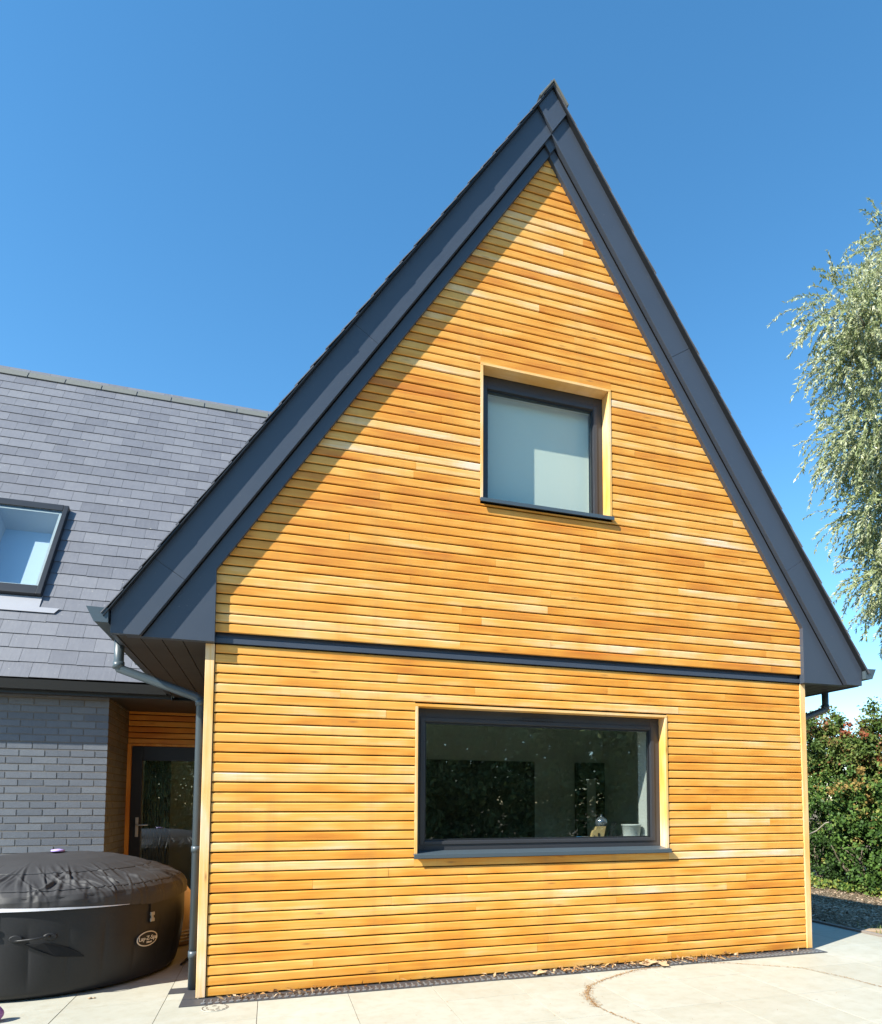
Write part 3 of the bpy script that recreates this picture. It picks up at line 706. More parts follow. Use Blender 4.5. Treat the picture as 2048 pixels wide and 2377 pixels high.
# lead apron + skylight
ap = MB()
def rp(x, s, h): return om + Vector((x, 0, 0)) + vm * s + nm * h
def rbox(mb, x0, x1, s0, s1, h0, h1, tone=.5): mb.obox(rp(x0, s0, h0), (x1 - x0, 0, 0), vm * (s1 - s0), nm * (h1 - h0), tone)
rbox(ap, -2.95, sk['x1'] + .005, sk['s0'] - .16, sk['s0'] + .02, .020, .024)
rb2 = ap
a = [rp(-2.95, sk['s0'] - .235, .0235), rp(-1.76, sk['s0'] - .235, .0235), rp(-1.722, sk['s0'] - .158, .0235), rp(-2.95, sk['s0'] - .158, .0235)]
ap.poly_prism(a, [p + nm * .003 for p in a]); hb(ap, 'lead_apron', M['lead'], mro)
sf = MB(); x0, x1, s0, s1 = sk['x0'], sk['x1'], sk['s0'], sk['s1']; fw = .050
rbox(sf, x0, x0 + fw, s0, s1, -.05, .075); rbox(sf, x1 - fw, x1, s0, s1, -.05, .075); rbox(sf, x0 + fw + .0005, x1 - fw - .0005, s1 - .11, s1, -.05, .078); rbox(sf, x0 + fw + .0005, x1 - fw - .0005, s0, s0 + .13, -.05, .072)
sfo = hb(sf, 'skylight', M['black'], bevel=.004, label='dark framed roof window in the slate roof')
p = MB(); rbox(p, x0 + fw + .001, x1 - fw - .001, s0 + .131, s1 - .111, .052, .068); hb(p, 'pane', M['glass2'], sfo)
p = MB()
for q in ((x0 + fw + .001, x0 + fw + .035, s0 + .131, s1 - .111), (x1 - fw - .035, x1 - fw - .001, s0 + .131, s1 - .111)): rbox(p, *q, -.25, .045)
rbox(p, x0 + fw + .036, x1 - fw - .036, s1 - .145, s1 - .111, -.25, .045); rbox(p, x0 + fw + .036, x1 - fw - .036, s0 + .131, s0 + .165, -.25, .045); hb(p, 'sash', mat_simple('sash_paint', (.40, .44, .50), .6, .3), sfo)
p = MB(); rbox(p, x0 + fw, x1 - fw, s0 + .1, s1 - .1, -.275, -.251); hb(p, 'blackout_blind', mat_simple('pale_blue_blind', (.42, .52, .70), .85, .2, 0, .05), sfo)
# ridge tiles of main block
rt = MB(); x = -7.6 + (-.62 + 7.6) % .462 - .462; x = -.62 - .4635 * 15
ZA = ME_Z + 1.517 * rlen
while x < 1.6:
    x1_ = x + .4635
    for sg in (-1, 1):
        a = (MR_Y, ZA + .020); b_ = (MR_Y + sg * .125 * mc / .55 * .55, ZA + .020 - .125 * mc * 1.517)
        poly = [a, b_, (b_[0] + sg * msn * .016, b_[1] + mc * .016), (a[0], a[1] + .020)]
        rt.yz_prism(poly, x + .007, x1_ - .007)
    x = x1_
ru = MB(); q_ = .125 * mc  # dark prism: backs the tile joints and stands in for shade under their edges
ru.yz_prism([(MR_Y - q_ + .004, ZA - q_ * 1.517 - .012), (MR_Y, ZA + .012), (MR_Y + q_ - .004, ZA - q_ * 1.517 - .012)], MXL, 1.5); hb(ru, 'ridge_shade', M['dark'], mro)
hb(rt, 'ridge_tiles', M['ridge'], mro)

# fix parenting of sub-parts: their mesh coordinates are world coordinates and the parent's own origin is the world origin
# (house parts carry the inverse of the house empty, so children need nothing more)

# ------------------------------------------------------------------ drain, cover, litter
ch = MB(); ch.box(-.088, W + .02, -.166, -.004, .0015, .0065); ch.xz_prism if False else None
cho = ch.build('drainage_channel', M['chan'])
tag(cho, 'black slotted drainage channel along the foot of the cedar gable wall', 'drain')
sl_ = MB(); x = .06
while x < W - .02:
    sl_.poly_prism([(x + .016 * math.cos(t), -.135 + .016 * math.sin(t), .0068) for t in [i * math.pi / 3 for i in range(6)]], [(x + .016 * math.cos(t), -.135 + .016 * math.sin(t), .011) for t in [i * math.pi / 3 for i in range(6)]], .5)
    sl_.box(x - .004, x + .004, -.115, -.06, .0068, .011); x += .045
g_o = sl_.build('grating', mat_simple('grating_grey', (.17, .18, .19), .45, .5, .2, .3)); g_o.parent = cho
cp = MB(); cp.box(-.087, -.002, -.0035, .34, .0015, .009); cp.box(-.20, -.0885, .195, .335, .0015, .006); c_o = cp.build('corner_unit', M['chan']); c_o.parent = cho
dc = MB(); dc.lathe([(.086, 0), (.084, .003)], (.14, -.245, .001), 40); dco = dc.build('drain_cover', M['pave'])
tag(dco, 'round stone drain cover with dark slots set in the paving by the corner post', 'drain cover')
ds = MB()
for r_, nseg, w_ in ((.079, 14, .006), (.052, 9, .006), (.03, 5, .005)):
    for k in range(nseg):
        if RNG.random() < .25: continue
        t0 = 2 * math.pi * k / nseg; t1 = t0 + 2 * math.pi / nseg * .72
        pts = [(.14 + r_ * math.cos(t), -.245 + r_ * math.sin(t), .0048) for t in np.linspace(t0, t1, 4)]
        for p, q in zip(pts[:-1], pts[1:]):
            d = (Vector(q) - Vector(p)); s = Vector((-d.y, d.x, 0)).normalized() * w_ * float(RNG.uniform(.4, 1)); ds.obox(Vector(p), d, s, (0, 0, .001))
do = ds.build('slots', mat_simple('rusty_slot', (.10, .05, .03), .9, .2)); do.parent = dco
def flakes(pts, spread, n, size=(.012, .03)):
    pts = [np.array(p) for p in pts]; seg = np.array([np.linalg.norm(b - a) for a, b in zip(pts[:-1], pts[1:])]); cum = np.concatenate([[0], np.cumsum(seg)])
    u = RNG.random(n) * cum[-1]; i = np.clip(np.searchsorted(cum, u) - 1, 0, len(seg) - 1); t = (u - cum[i]) / seg[i]
    A = np.array(pts)[i]; B = np.array(pts)[i + 1]; P = A + (B - A) * t[:, None] + RNG.normal(size=(n, 2)) * spread
    return P
PL = [flakes([(.1, -.09), (5.2, -.07)], .035, 130), flakes([(.25, -.10), (1.0, -.09)], .03, 60), flakes([(2.6, -.1), (4.4, -.09)], .04, 220)]
PL = np.concatenate(PL); n = len(PL)
D = rnd_dir(n); D[:, 2] *= .4; N = np.tile([0, 0, 1.], (n, 1)) + rnd_dir(n) * .6
tag(leaf_mesh('dead_leaves', M['litter'], np.column_stack([PL, np.full(n, .02) + RNG.random(n) * .02]), RNG.uniform(.02, .07, n), RNG.uniform(.007, .022, n), D, N, RNG.random(n)), 'dry brown leaves blown along the drainage channel', 'leaves', kind='stuff')
path = [(2.66, -1.45), (2.60, -1.2), (2.565, -.99), (2.62, -.74), (2.75, -.52), (2.96, -.38), (3.3, -.21), (3.8, -.12), (4.18, -.22), (4.66, -.56), (4.76, -.9), (4.80, -1.25), (4.9, -1.6)]
PL = np.concatenate([flakes(path, .006, 1500), flakes(path[2:8], .02, 500), flakes(path[2:5], .02, 400), np.column_stack([RNG.uniform(.6, 5.2, 60), RNG.uniform(-1.6, -.2, 60)])]); n = len(PL)
D = rnd_dir(n); D[:, 2] *= .1; N = np.tile([0, 0, 1.], (n, 1)) + rnd_dir(n) * .2
tag(leaf_mesh('leaf_debris', M['litter'], np.column_stack([PL, np.full(n, .004)]), RNG.uniform(.006, .022, n), RNG.uniform(.002, .006, n), D, N, RNG.random(n)), 'thin curved line of brown leaf debris left on the pale paving', 'debris', kind='stuff')
for (x, y, sz, rz) in ((3.52, -.10, .075, .4), (3.60, -.16, .06, 1.5), (2.52, -.12, .055, .2), (3.44, -.13, .05, 2.2)):
    lf = MB(); m = 9
    ring = [(sz * math.cos(t) * (1 + .25 * math.cos(5 * t)), sz * .7 * math.sin(t) * (1 + .25 * math.cos(5 * t))) for t in [2 * math.pi * i / 30 for i in range(30)]]
    c, s = math.cos(rz), math.sin(rz)
    lf.poly_prism([(x + a * c - b * s, y + a * s + b * c, .02 + .25 * abs(b) + .12 * a) for a, b in ring], [(x + a * c - b * s, y + a * s + b * c, .0215 + .25 * abs(b) + .12 * a) for a, b in ring], .9)
    o = lf.build('fallen_leaf', M['litter']); tag(o, 'curled tan fallen leaf lying by the drainage channel', 'leaf', 'larger fallen leaves by the wall')
names_leaf = ['largest curled tan leaf on the paving edge below the window', 'tan leaf just in front of the largest one by the channel', 'single tan leaf well left of the other large leaves', 'small tan leaf touching the left of the largest leaf']
for o, l in zip([o for o in COL.objects if o.name.startswith('fallen_leaf')], names_leaf): o['label'] = l

# ------------------------------------------------------------------ hot tub
TC = (-1.2, 1.2)
tub = empty('hot_tub', (TC[0], TC[1], 0)); tag(tub, 'round black inflatable hot tub with wrinkled fabric cover beside the brick wall', 'hot tub')
def ring_surface(name, mat, fn, nr, na, parent):
    mb = MB()
    for i in range(nr):
        for j in range(na):
            a = 2 * math.pi * j / na; r, z = fn(i / (nr - 1), a); mb.v.append((r * math.cos(a), r * math.sin(a), z))
    for i in range(nr - 1):
        for j in range(na):
            k = (j + 1) % na; mb.face((i * na + j, i * na + k, (i + 1) * na + k, (i + 1) * na + j), .5, True)
    o = mb.build(name, mat); o.parent = parent; return o
def body_r(z, a=0.0):
    t = z / .66
    r = .905 + .075 * math.sin(math.pi * min(max(t, 0), 1) * .62 + .0) ** .8 if t > 0 else .88
    r = min(r, .975)
    if z < .05: r -= .04 * (1 - z / .05) ** 2
    return r
def body(t, a):
    z = t * .70; r = body_r(z, a)
    n = 26; ph = (a * n / (2 * math.pi)) % 1.0
    amp = .018 * math.sin(math.pi * min(max((z - .05) / .5, 0), 1)) * (.35 + .65 * max(0, math.cos(a + 2.2)))
    r += amp * (abs(math.sin(math.pi * ph)) ** .6 - .8)
    return r, z + .004
ring_surface('body', M['vinyl'], body, 40, 520, tub)
def edge_z(a):
    d = math.degrees(a); d = (d + 180) % 360 - 180
    pts = [(-180, .62), (-120, .60), (-92, .645), (-70, .628), (-46, .606), (-34.5, .585), (-5, .612), (25, .585), (55, .62), (85, .585), (145, .585), (180, .62)]
    for (a0, z0), (a1, z1) in zip(pts[:-1], pts[1:]):
        if a0 <= d <= a1: return z0 + (z1 - z0) * (d - a0) / (a1 - a0)
    return .61
ws = [(float(RNG.uniform(0, 2 * math.pi)), int(k), float(RNG.uniform(.5, 1)), float(RNG.uniform(-9, 9))) for k in RNG.integers(9, 70, 22)]
prf_c = [(0, .958), (.25, .950), (.45, .925), (.60, .888), (.70, .850), (.78, .815), (.87, .783), (.935, .752), (.972, .718), (.988, .680), (.992, .645), (.990, .0)]
CR = [(float(RNG.uniform(0, 2 * math.pi)), float(RNG.uniform(.72, .93)), float(RNG.uniform(.007, .018)), float(RNG.uniform(.07, .15)), float(RNG.normal(.5, .5)), float(RNG.uniform(.003, .011))) for _ in range(190)]
def cover(t, a):
    L = len(prf_c) - 1; f = t * L; i = min(int(f), L - 1); u = f - i
    r0, z0 = prf_c[i]; r1, z1 = prf_c[i + 1]
    ez = edge_z(a)
    if i == L - 1: z1 = ez
    u2 = u
    r = r0 + (r1 - r0) * u2; z = z0 + (z1 - z0) * u2
    # folds: irregular slanting creases running from the crown to the rim
    h = 0.0
    for (a0, r0_, wd_, ln_, tw, am) in CR:
        dr = (r - r0_) / ln_
        if abs(dr) > 2: continue
        da = (a - a0 - tw * (r - r0_) + math.pi) % (2 * math.pi) - math.pi
        q = da * r / wd_
        if abs(q) < 3: h += am * math.exp(-dr * dr) * (math.exp(-q * q) - .55 * math.exp(-(q - 1.5) ** 2 * 1.3))
    z += h; r += h * .5
    z += .010 * math.exp(-((r - .86) / .08) ** 2) * math.sin(7 * a + 1.3) * math.sin(3 * a)
    z -= .004 * math.exp(-((r - .70) / .006) ** 2) + .005 * math.exp(-((r - .935) / .006) ** 2)
    r += .006 * math.exp(-((z - .69) / .03) ** 2) * math.sin(31 * a)
    z += .006 * math.sin(2 * a + 1) * (1 - r)
    return r, z
cvo = ring_surface('cover', M['cover'], cover, 132, 900, tub)
for rr_, tt in ((.70, 4.0), (.935, 7.0)):
    sm = MB(); pts = []
    for j in range(241):
        a = 2 * math.pi * j / 240; r, z = cover(tt / 11 , a); pts.append((r * math.cos(a), r * math.sin(a), z + .002))
    sm.tube(pts, .0026, 6); o = sm.build('seam', M['black']); o.parent = cvo
# white piping band, tapering
ws_ = MB(); na = 60; ra = []
for j in range(na + 1):
    d = -94 + 48 * j / na; a = math.radians(d); hgt = .024 * (1 - j / na) ** .9 + .0015; zt = edge_z(a) + .004; r = .9935
    ra.append((a, zt, zt - hgt, r))
for (a0, t0, b0, r0), (a1, t1, b1, r1) in zip(ra[:-1], ra[1:]):
    q = [(r0 * math.cos(a0), r0 * math.sin(a0), b0), (r1 * math.cos(a1), r1 * math.sin(a1), b1), (r1 * math.cos(a1), r1 * math.sin(a1), t1), (r0 * math.cos(a0), r0 * math.sin(a0), t0)]
    q2 = [(x * .994, y * .994, z) for x, y, z in q]; ws_.poly_prism(q, q2)
o = ws_.build('piping', M['wpipe']); o.parent = tub
def on_tub(a, z, out=0.0):
    r = body(z / .70, a)[0] + out; return Vector((r * math.cos(a), r * math.sin(a), z))
def tub_frame(deg):
    a = math.radians(deg); n = Vector((math.cos(a), math.sin(a), 0)); t = Vector((-math.sin(a), math.cos(a), 0)); return a, n, t
for deg in (-94.5, -34.5, 25, 85, 145):
    a, n, t = tub_frame(deg); zt = edge_z(a)
    st = MB(); st.obox(on_tub(a, .44, .010) - t * .012, t * .024, (0, 0, zt - .43), n * .003); so_ = st.build('strap', M['vinyl']); so_.parent = tub
    bk = MB(); c = on_tub(a, .487, .014)
    bk.obox(c - t * .019 - Vector((0, 0, .036)), t * .038, (0, 0, .026), n * .012); bk.obox(c - t * .019 + Vector((0, 0, .010)), t * .038, (0, 0, .026), n * .012); bk.obox(c - t * .011 - Vector((0, 0, .01)), t * .022, (0, 0, .02), n * .010)
    o = bk.build('buckle', mat_simple('buckle_plastic', (.30, .27, .23), .4, .5) if deg > -60 else mat_simple('buckle_grey', (.26, .30, .29), .4, .5), bevel=.003); o.parent = tub
# carry handle
a0 = math.radians(-81.5)
hd = MB(); pts = []
for k in range(13):
    u = k / 12; a = math.radians(-87 + 11.5 * u); pts.append(on_tub(a, .428 + .02 * u, .012 + .035 * math.sin(math.pi * u)))
hd.tube(pts, .007, 8); o = hd.build('handle', M['vinyl'], bevel=0); o.parent = tub
for d in (-87, -75.5):
    hm = MB(); a, n, t = tub_frame(d); c = on_tub(a, .44, .0)
    ring = lambda off, k: [c + n * off + (t * math.cos(q) * .045 + Vector((0, 0, 1)) * math.sin(q) * .028) * k for q in [2 * math.pi * i / 20 for i in range(20)]]
    hm.poly_prism(ring(-.004, 1.0), ring(.010, .82), smooth=False)
    o = hm.build('handle_mount', M['vinyl'], bevel=.003); o.parent = tub
# fin shaped pocket under the handle
pk = MB(); pr = []
for u, zz in ((0, .40), (.12, .37), (.3, .335), (.5, .30), (.72, .285), (1.0, .275), (.86, .32), (.7, .355), (.5, .385), (.3, .405)):
    a = math.radians(-84 + 21 * u); pr.append((a, zz))
pk.poly_prism([on_tub(a, z, -.01) for a, z in pr], [on_tub(a, z, .010) for a, z in pr]); o = pk.build('side_pocket', mat_simple('matt_vinyl', (.012, .012, .013), .75, .2), bevel=.003); o.parent = tub
# oval badge with lettering
la, ln, lt = tub_frame(-35.9)
lc = on_tub(la, .325, .009)
lz = Vector((0, 0, 1)); lu = (lt * .985 + lz * .02).normalized()
def oval(k, off): return [lc + ln * off + lu * (.098 * k * math.cos(q)) + lz * (.056 * k * math.sin(q)) - ln * .005 * math.cos(q) ** 2 for q in [2 * math.pi * i / 48 for i in range(48)]]
bd = MB(); bd.poly_prism(oval(1.0, .0), oval(1.0, .003)); bo_ = bd.build('badge', M['logo']); bo_.parent = tub
bd = MB()
def oval2(kx, kz, off): return [lc + ln * off + lu * (.098 * kx * math.cos(q)) + lz * (.056 * kz * math.sin(q)) - ln * .005 * math.cos(q) ** 2 for q in [2 * math.pi * i / 48 for i in range(48)]]
bd.poly_prism(oval2(.915, .86, .002), oval2(.915, .86, .0045)); o = bd.build('badge_field', M['vinyl']); o.parent = bo_
for txt, size, dz, dxx in (('Lay-Z-Spa', .044, .004, 0), ('Miami', .020, -.026, .01)):
    cu_ = bpy.data.curves.new('lettering', 'FONT'); cu_.body = txt; cu_.size = size; cu_.align_x = 'CENTER'; cu_.align_y = 'CENTER'; cu_.extrude = .0008; cu_.offset = .0007
    cu_.materials.append(M['logo']); tmp = bpy.data.objects.new('tmp', cu_); COL.objects.link(tmp); bpy.context.view_layer.update()
    me_ = bpy.data.meshes.new_from_object(tmp.evaluated_get(bpy.context.evaluated_depsgraph_get())); bpy.data.objects.remove(tmp)
    to = bpy.data.objects.new('lettering', me_); COL.objects.link(to)
    nn = lu.cross(lz).normalized()
    nn = -nn if nn.dot(ln) < 0 else nn
    ux = lz.cross(nn).normalized()
    pos = lc + nn * .0062 + lz * dz + ux * dxx
    to.matrix_basis = Matrix(((ux.x, lz.x, nn.x, pos.x), (ux.y, lz.y, nn.y, pos.y), (ux.z, lz.z, nn.z, pos.z), (0, 0, 0, 1)))
    to.parent = bo_
# lilac valve cap on the cover
vc = MB(); vc.lathe([(.045, 0), (.05, .006), (.046, .016), (.012, .022)], (.03, -.02, .962), 24); o = vc.build('valve_cap', M['lilac']); o.parent = tub
# pump behind the tub
pm = MB(); pm.lathe([(.13, 0), (.17, .03), (.18, .2), (.175, .38), (.15, .50), (.10, .57), (.03, .60)], (-.40, 2.05, 0), 32); po = pm.build('pump_unit', M['pump_bounce'])
tag(po, 'white rounded heater pump, tinted orange like bounced light, standing behind the hot tub next to the downpipe', 'pump')
pv_ = MB()
for k in range(4): pv_.lathe([(.1815, 0), (.1815, .012)], (-.40, 2.05, .05 + .03 * k), 32)
o = pv_.build('vent_ring', M['wpipe']); o.parent = po
cbm = MB(); pts = [(-.25, 1.95, .10), (-.20, 1.75, .16), (-.16, 1.5, .10), (-.17, 1.3, .03), (-.22, 1.1, .012), (-.2, 1.3, .012), (-.14, 1.45, .05), (-.13, 1.7, .012), (-.25, 2.3, .012), (-.5, 3.6, .012)]
def smooth_pts(pts, k=6):
    out = []; P = [Vector(p) for p in pts]
    for i in range(len(P) - 1):
        p0 = P[max(i - 1, 0)]; p1 = P[i]; p2 = P[i + 1]; p3 = P[min(i + 2, len(P) - 1)]
        for j in range(k):
            t = j / k; out.append(.5 * ((2 * p1) + (p2 - p0) * t + (2 * p0 - 5 * p1 + 4 * p2 - p3) * t * t + (3 * p1 - p0 - 3 * p2 + p3) * t ** 3))
    return out + [P[-1]]
cbm.tube(smooth_pts(pts), .007, 8); tag(cbm.build('power_cable', M['black']), 'black power cable coiled on the paving behind the hot tub', 'cable')
bl_ = MB(); bl_.lathe([(.002, -.05), (.03, -.04), (.047, -.015), (.05, 0), (.047, .015), (.03, .04), (.002, .05)], (-1.135, -.14, .05), 24)
tag(bl_.build('ball', M['purple']), 'small purple ball lying on the paving in front of the hot tub', 'ball')
stn = MB()
for (x, y, s) in ((-.70, .25, .014), (-.675, .255, .010)):
    stn.lathe([(s * .5, 0), (s, s * .3), (s * .8, s * .7), (s * .2, s * .85)], (x, y, .0), 9)
tag(stn.build('leaf_scraps', M['chip']), 'few pale scraps lying at the foot of the hot tub', 'scraps', kind='stuff')

# ------------------------------------------------------------------ things on the window ledge
ZL = 1.0385
pt = MB(); pt.lathe([(.070, 0), (.072, .004), (.086, .118), (.091, .120), (.091, .128), (.084, .128), (.08, .110), (.01, .108)], (3.585, .300, ZL), 32); pto = pt.build('plant_pot', M['white'])
tag(pto, 'cream round pot at the right end of the inner window ledge', 'pot')
st = MB(); st.obox((3.36, .285, ZL), (.02, .0, .0), (0, .06, 0), (.055, 0, .145)); st.obox((3.41, .285, ZL), (.018, 0, 0), (0, .05, 0), (-.02, 0, .07)); st.obox((3.375, .285, ZL), (.07, 0, 0), (0, .05, 0), (0, 0, .01))
tag(st.build('photo_stand', M['black']), 'black tilted photo frame stand beside the cream pot on the ledge', 'photo stand')
wd = MB(); wd.poly_prism([(3.17, .29, ZL), (3.30, .29, ZL), (3.335, .30, ZL + .112), (3.235, .30, ZL + .112), (3.225, .30, ZL + .085), (3.20, .30, ZL + .075)], [(3.17, .32, ZL), (3.30, .32, ZL), (3.335, .33, ZL + .112), (3.235, .33, ZL + .112), (3.225, .33, ZL + .085), (3.20, .33, ZL + .075)])
wdo = wd.build('wooden_ornament', M['carved'], bevel=.004); tag(wdo, 'carved light wooden ornament in the middle of the things on the ledge', 'ornament')
for q in ((3.245, 3.262, .020, .055), (3.205, 3.215, .010, .035)):
    wh = MB(); wh.box(q[0], q[1], .287, .2895, ZL + q[2], ZL + q[3]); o = wh.build('cut_out', M['black']); o.parent = wdo
ba = MB(); ba.lathe([(.004, -.055)] + [(.055 * math.cos(t), .055 * math.sin(t)) for t in np.linspace(-1.4, 1.4, 14)] + [(.008, .056), (.008, .072)], (3.33, .39, ZL + .145), 24)
ba.lathe([(.04, 0), (.012, .02), (.012, .09)], (3.33, .39, ZL - .001), 16)
tag(ba.build('glass_ornament', mat_simple('silver_glass', (.25, .27, .32), .12, .8, .6)), 'silvery glass ball ornament standing behind the carved wood on the ledge', 'ornament')
bx = MB(); bx.box(3.052, 3.087, .285, .33, ZL, ZL + .026); bxo = bx.build('small_box', M['blue'], bevel=.002); tag(bxo, 'small blue and white box at the left of the things on the ledge', 'box')
bx = MB(); bx.box(3.0875, 3.16, .285, .33, ZL, ZL + .024); o = bx.build('white_end', M['wpipe'], bevel=.002); o.parent = bxo

# ------------------------------------------------------------------ planting
def branchy(mb, p, d, ln, r, depth, tips):
    p = Vector(p); d = Vector(d).normalized(); pts = [p]; q = p.copy(); dd = d.copy()
    for k in range(4):
        dd = (dd + Vector(RNG.normal(size=3)) * .12).normalized(); q = q + dd * ln / 4; pts.append(q.copy())
    mb.tube(pts, [r, r * .88, r * .76, r * .65, r * .52], 8)
    tips.append(q)
    if depth > 0:
        for _ in range(3):
            nd = (dd + Vector(RNG.normal(size=3)) * .55).normalized(); branchy(mb, pts[int(RNG.integers(2, 5))], nd, ln * .68, r * .5, depth - 1, tips)
def bush(name, label, cat, mat, ell, n, size, tonefn, group=None, stems=3, red=None):
    """ell: list of (cx,cy,cz,rx,ry,rz)"""
    sub = []
    for e in ell:
        sub.append(tuple(x if i < 3 else x * .72 for i, x in enumerate(e)))
        for _ in range(9):
            u = rnd_dir(1)[0]; k = RNG.uniform(.26, .46); sub.append((e[0] + u[0] * e[3] * .72, e[1] + u[1] * e[4] * .75, e[2] + u[2] * e[5] * .75, e[3] * k, e[4] * k, e[5] * k))
    base = ell[0]; ell = sub; root = empty(name, (base[0], base[1], terr(base[0], base[1])))
    tag(root, label, cat, group)
    wts = np.array([e[3] * e[4] * e[5] for e in ell]) ** .7; wts /= wts.sum()
    idx = RNG.choice(len(ell), n, p=wts); E_ = np.array(ell)[idx]
    # clumps: pick clump centres on shells, then scatter leaves round them
    nc = n // 38; ci = RNG.choice(len(ell), nc, p=wts); EC = np.array(ell)[ci]
    dirs = rnd_dir(nc); rad = RNG.uniform(.62, 1.05, nc) ** .6
    CC = EC[:, :3] + dirs * EC[:, 3:] * rad[:, None]
    k = RNG.integers(0, nc, n); cr = RNG.uniform(.07, .22, nc)
    P = CC[k] + rnd_dir(n) * (RNG.random(n) ** .5 * cr[k])[:, None]
    ct = RNG.normal(0, .24, nc)
    keep = P[:, 2] > np.array([terr(a, 0) for a in P[:, 0]]) + .03; P = P[keep]; k = k[keep]; m = len(P)
    D = rnd_dir(m) + np.array([0, 0, -.35]); N = rnd_dir(m) * .9 + np.array([-.45, -.5, .65])
    tone = tonefn(P) + ct[k] + RNG.normal(0, .13, m)
    L = RNG.uniform(size * .6, size * 1.3, m)
    c = leaf_mesh('crown', mat, P, L, L * RNG.uniform(.55, .85, m), D, N, tone); reparent(c, root)
    if stems:
        b = MB(); tips = []
        for _ in range(stems):
            branchy(b, (base[0] + RNG.uniform(-.03, .03), base[1] + RNG.uniform(-.03, .03), terr(base[0], 0) - .05), (RNG.uniform(-.5, .2), RNG.uniform(-.4, .4), 1), base[5] * .8, .03, 1, tips)
        o = b.build('trunk', M['bark']); reparent(o, root)
    return root
def bz(x): return terr(x, 0)
G0 = 'shrubs forming the hedge beyond the gravel slope'
bush('ivy_shrub', 'dense dark green ivy covered shrub nearest the cedar corner post', 'shrub', M['ivy'], [(13.2, 8.1, .55, .9, 1.1, 1.2), (13.3, 8.3, 1.7, .95, 1.2, 1.0), (13.1, 7.4, .35, .7, .9, .95), (13.6, 9.4, 1.0, 1.2, 1.2, 1.7), (13.9, 8.5, 1.2, .8, 1.2, 1.4), (13.6, 7.4, .1, .6, 1.6, .9), (13.8, 9.6, 0.1, .6, 1.4, .9)], 32000, .068, lambda P: .33 + .16 * (P[:, 2] - .6), G0)
bush('hawthorn_shrub', 'shrub with reddish brown autumn leaves rising highest in the hedge', 'shrub', M['hawth'], [(13.5, 7.2, 2.35, .8, 1.0, 1.0), (13.6, 8.2, 2.75, .9, .9, .9), (13.6, 6.3, 2.55, .8, .9, 1.0), (13.6, 6.9, 1.5, .6, 1.2, .9), (13.7, 9.2, 2.2, .9, .9, 1.0), (14.3, 7.4, 2.2, .7, 2.6, 1.1)], 42000, .075, lambda P: .14 + .36 * np.clip(np.sin(P[:, 1] * 3.1 + 1.3) * np.sin(P[:, 2] * 3.7), 0, 1) + .10 * (P[:, 2] - 1.5), G0)
bush('bramble_shrub', 'light green large leaved bramble shrub at the right edge of the hedge', 'shrub', M['ivy'], [(12.75, 6.3, .35, .7, .9, .95), (12.9, 5.7, 1.2, .85, .9, 1.1), (12.9, 6.6, 1.25, .7, .8, .85), (13.1, 5.0, 1.5, .9, .9, 1.4), (13.0, 5.4, .3, .8, .9, 1.0), (13.5, 5.6, .05, .6, 1.8, .8)], 33000, .080, lambda P: .52 + .12 * (P[:, 2] - .6), G0)
n = 1100; X = RNG.uniform(12.3, 12.8, n); Y = RNG.uniform(3.5, 8.6, n); hgt = RNG.uniform(.02, .26, n) * (.4 + .6 * np.abs(np.sin(Y * 4.3)))
D = rnd_dir(n); N = rnd_dir(n) * .7 + np.array([-.4, -.4, .8])
tag(leaf_mesh('weeds', M['lime'], np.column_stack([X, Y, -.58 + hgt]), RNG.uniform(.05, .12, n), RNG.uniform(.03, .07, n), D, N, RNG.beta(1.6, 2.2, n)), 'low yellow green weeds along the foot of the hedge', 'weeds', kind='stuff')
tw = MB(); tw.tube([(12.35, 7.55, .62), (12.3, 7.2, .74), (12.2, 6.85, .92), (12.2, 6.6, .98)], [.017, .015, .012, .007], 8)
tag(tw.build('bare_branch', mat_simple('pale_bark', (.36, .30, .25), .8, .2, 0, .4)), 'pale bare branch sticking out of the dark green hedge', 'branch')
# willow
wroot = empty('willow_tree', (15.6, 6.4, terr(15, 6))); tag(wroot, 'tall silvery green willow with drooping twigs beyond the right roof edge', 'tree')
b = MB(); b.tube([(15.6, 6.4, -.7), (15.5, 6.35, 2), (15.3, 6.2, 4.5), (15.2, 6.0, 7)], [.38, .33, .28, .22], 14); tips = []
for (tx, ty, tz) in ((11.5, 4.9, 11.2), (12.2, 5.0, 8.4), (12.6, 5.0, 6.6), (13.5, 5.2, 12.8), (14.5, 5.6, 14.5), (14, 5.2, 9.0), (16.5, 6.5, 13)):
    s = Vector((15.25, 6.1, min(tz - 2.5, 7))); e = Vector((tx, ty, tz)); mid = (s + e) / 2 + Vector((0, 0, .9))
    pts = [s, (s + mid) / 2 + Vector((0, 0, .2)), mid, (mid + e) / 2 + Vector((0, 0, .25)), e]; b.tube(pts, [.13, .10, .075, .045, .02], 8)
o = b.build('trunk', M['bark']); reparent(o, wroot)
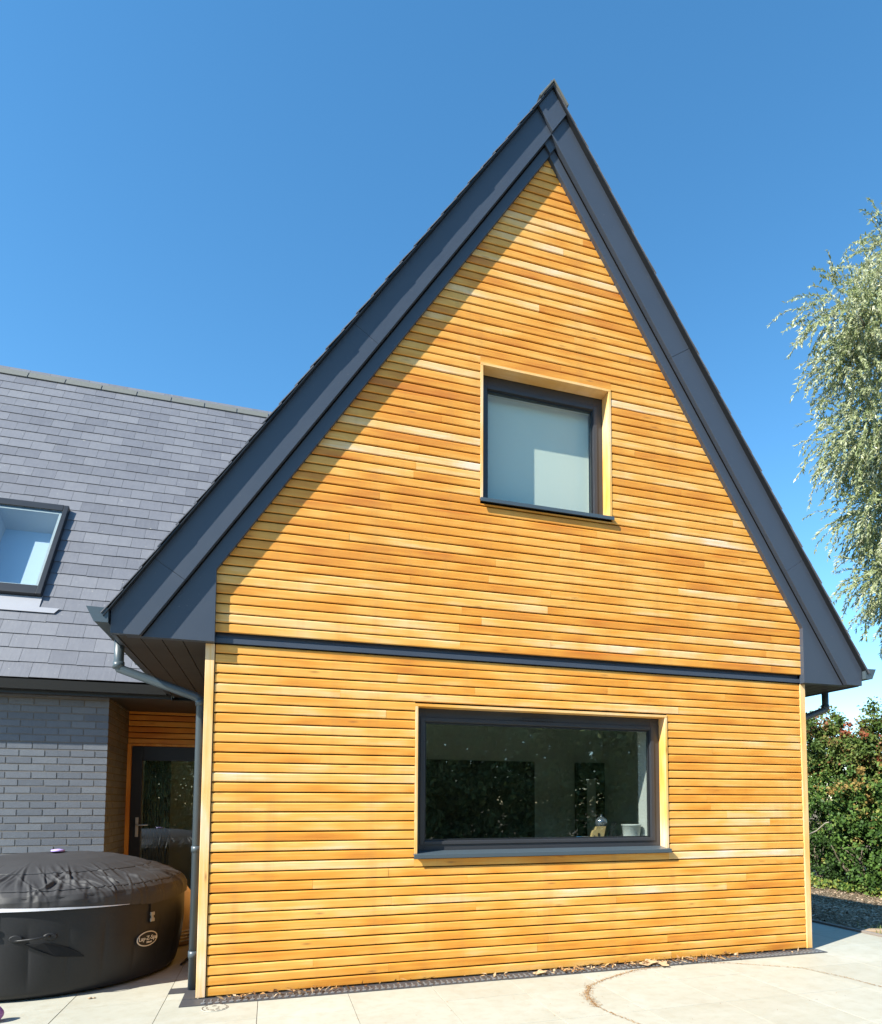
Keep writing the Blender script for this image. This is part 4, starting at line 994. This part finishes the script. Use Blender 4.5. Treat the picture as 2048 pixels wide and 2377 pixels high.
# lobes (cx,cy,cz, rx,ry,rz, strands)
lobes = [(11.3, 4.9, 11.15, .85, .9, .62, 120), (12.1, 5.1, 11.3, .8, .9, .8, 130), (12.2, 5.1, 10.2, .8, 1.0, .75, 150), (11.15, 4.9, 10.1, .45, .6, .45, 50), (13.2, 5.2, 11.9, 1.0, 1.1, 1.1, 190),
         (11.5, 4.9, 8.7, .8, .9, .6, 130), (12.4, 5.1, 8.6, .9, 1.0, .7, 180), (13.3, 5.4, 9.8, 1.1, 1.1, 1.3, 240),
         (12.0, 5.0, 7.3, .7, .8, .5, 120), (12.9, 5.1, 6.8, .9, .9, .7, 200), (12.2, 5.0, 5.9, .6, .6, .45, 80), (12.9, 5.0, 5.5, .7, .8, .5, 110), (13.7, 5.5, 7.5, 1.1, 1.1, 1.4, 230),
         (12.75, 5.1, 12.7, .55, .7, .7, 90), (13.5, 5.4, 13.4, .8, 1, .9, 120), (14.8, 5.8, 12.3, 1.5, 1.3, 2.0, 230), (15.4, 6.2, 9, 1.8, 1.5, 2.4, 230)]
Ps, Ds, Ls_, Ts = [], [], [], []; twg = MB()
for (cx, cy, cz, rx, ry, rz, ns) in lobes:
    for _ in range(int(ns * 1.35)):
        u = rnd_dir(1)[0]; st = np.array([cx, cy, cz]) + u * np.array([rx, ry, rz]) * RNG.random() ** .45
        out = np.array([-.5, RNG.normal(0, .35), -.25 + RNG.normal(0, .45)]) + u * .7
        ln = RNG.uniform(.35, .95); q = st.copy(); d = out / np.linalg.norm(out); base_t = RNG.normal(.6, .16); m = int(ln / .022)
        pts = []
        for k in range(m):
            d = d + np.array([0, 0, -.034]) + RNG.normal(0, .03, 3); d /= np.linalg.norm(d); q = q + d * .022
            if k % 8 == 0: pts.append(tuple(q))
            side_v = rnd_dir(1)[0]; lf = d * .75 + side_v * .62
            Ps.append(q + lf * .035); Ds.append(lf); Ls_.append(RNG.uniform(.07, .13)); Ts.append(base_t + RNG.normal(0, .13))
        if len(pts) > 2 and _ % 3 == 0: twg.tube(pts, .003, 4)
Ps = np.array(Ps); Ds = np.array(Ds); n = len(Ps)
c = leaf_mesh('crown', M['willow'], Ps, np.array(Ls_), np.array(Ls_) * RNG.uniform(.2, .32, n), Ds, rnd_dir(n) * .6 + np.array([-.7, -.4, .55]), np.array(Ts)); reparent(c, wroot)
o = twg.build('twigs', M['bark'], normals=False); o['kind'] = 'stuff'; reparent(o, wroot)
# hedgerow behind the viewer, mirrored in the window panes
hp = []
for (cx, r, h) in [(-9, 2.4, 5), (-5.5, 2.4, 4.6), (-2, 2.6, 5.4), (1.5, 2.4, 5), (4.5, 2.6, 6.2), (7.6, 2.6, 5.8), (10.5, 2.8, 6.8), (14, 2.6, 6), (17.5, 2.8, 6)]:
    n = 15000; u = rnd_dir(n); sc_ = np.array([r * 1.15, r * .8, h * .55]); P = np.array([cx, -15.5, h * .5]) + u * sc_ * (RNG.uniform(.7, 1.08, (n, 1)))
    P += .25 * np.sin(P * 4.0)[:, [1, 2, 0]]; hp.append(P[P[:, 2] > 0])
P = np.concatenate(hp); n = len(P)
tag(leaf_mesh('hedgerow', M['far'], P, RNG.uniform(.12, .28, n), RNG.uniform(.08, .2, n), rnd_dir(n), rnd_dir(n) * .6 + np.array([-.5, .4, .7]), RNG.beta(2.5, 2.5, n)), 'leafy hedgerow across the garden, seen only as a reflection in the panes', 'hedge', kind='stuff')
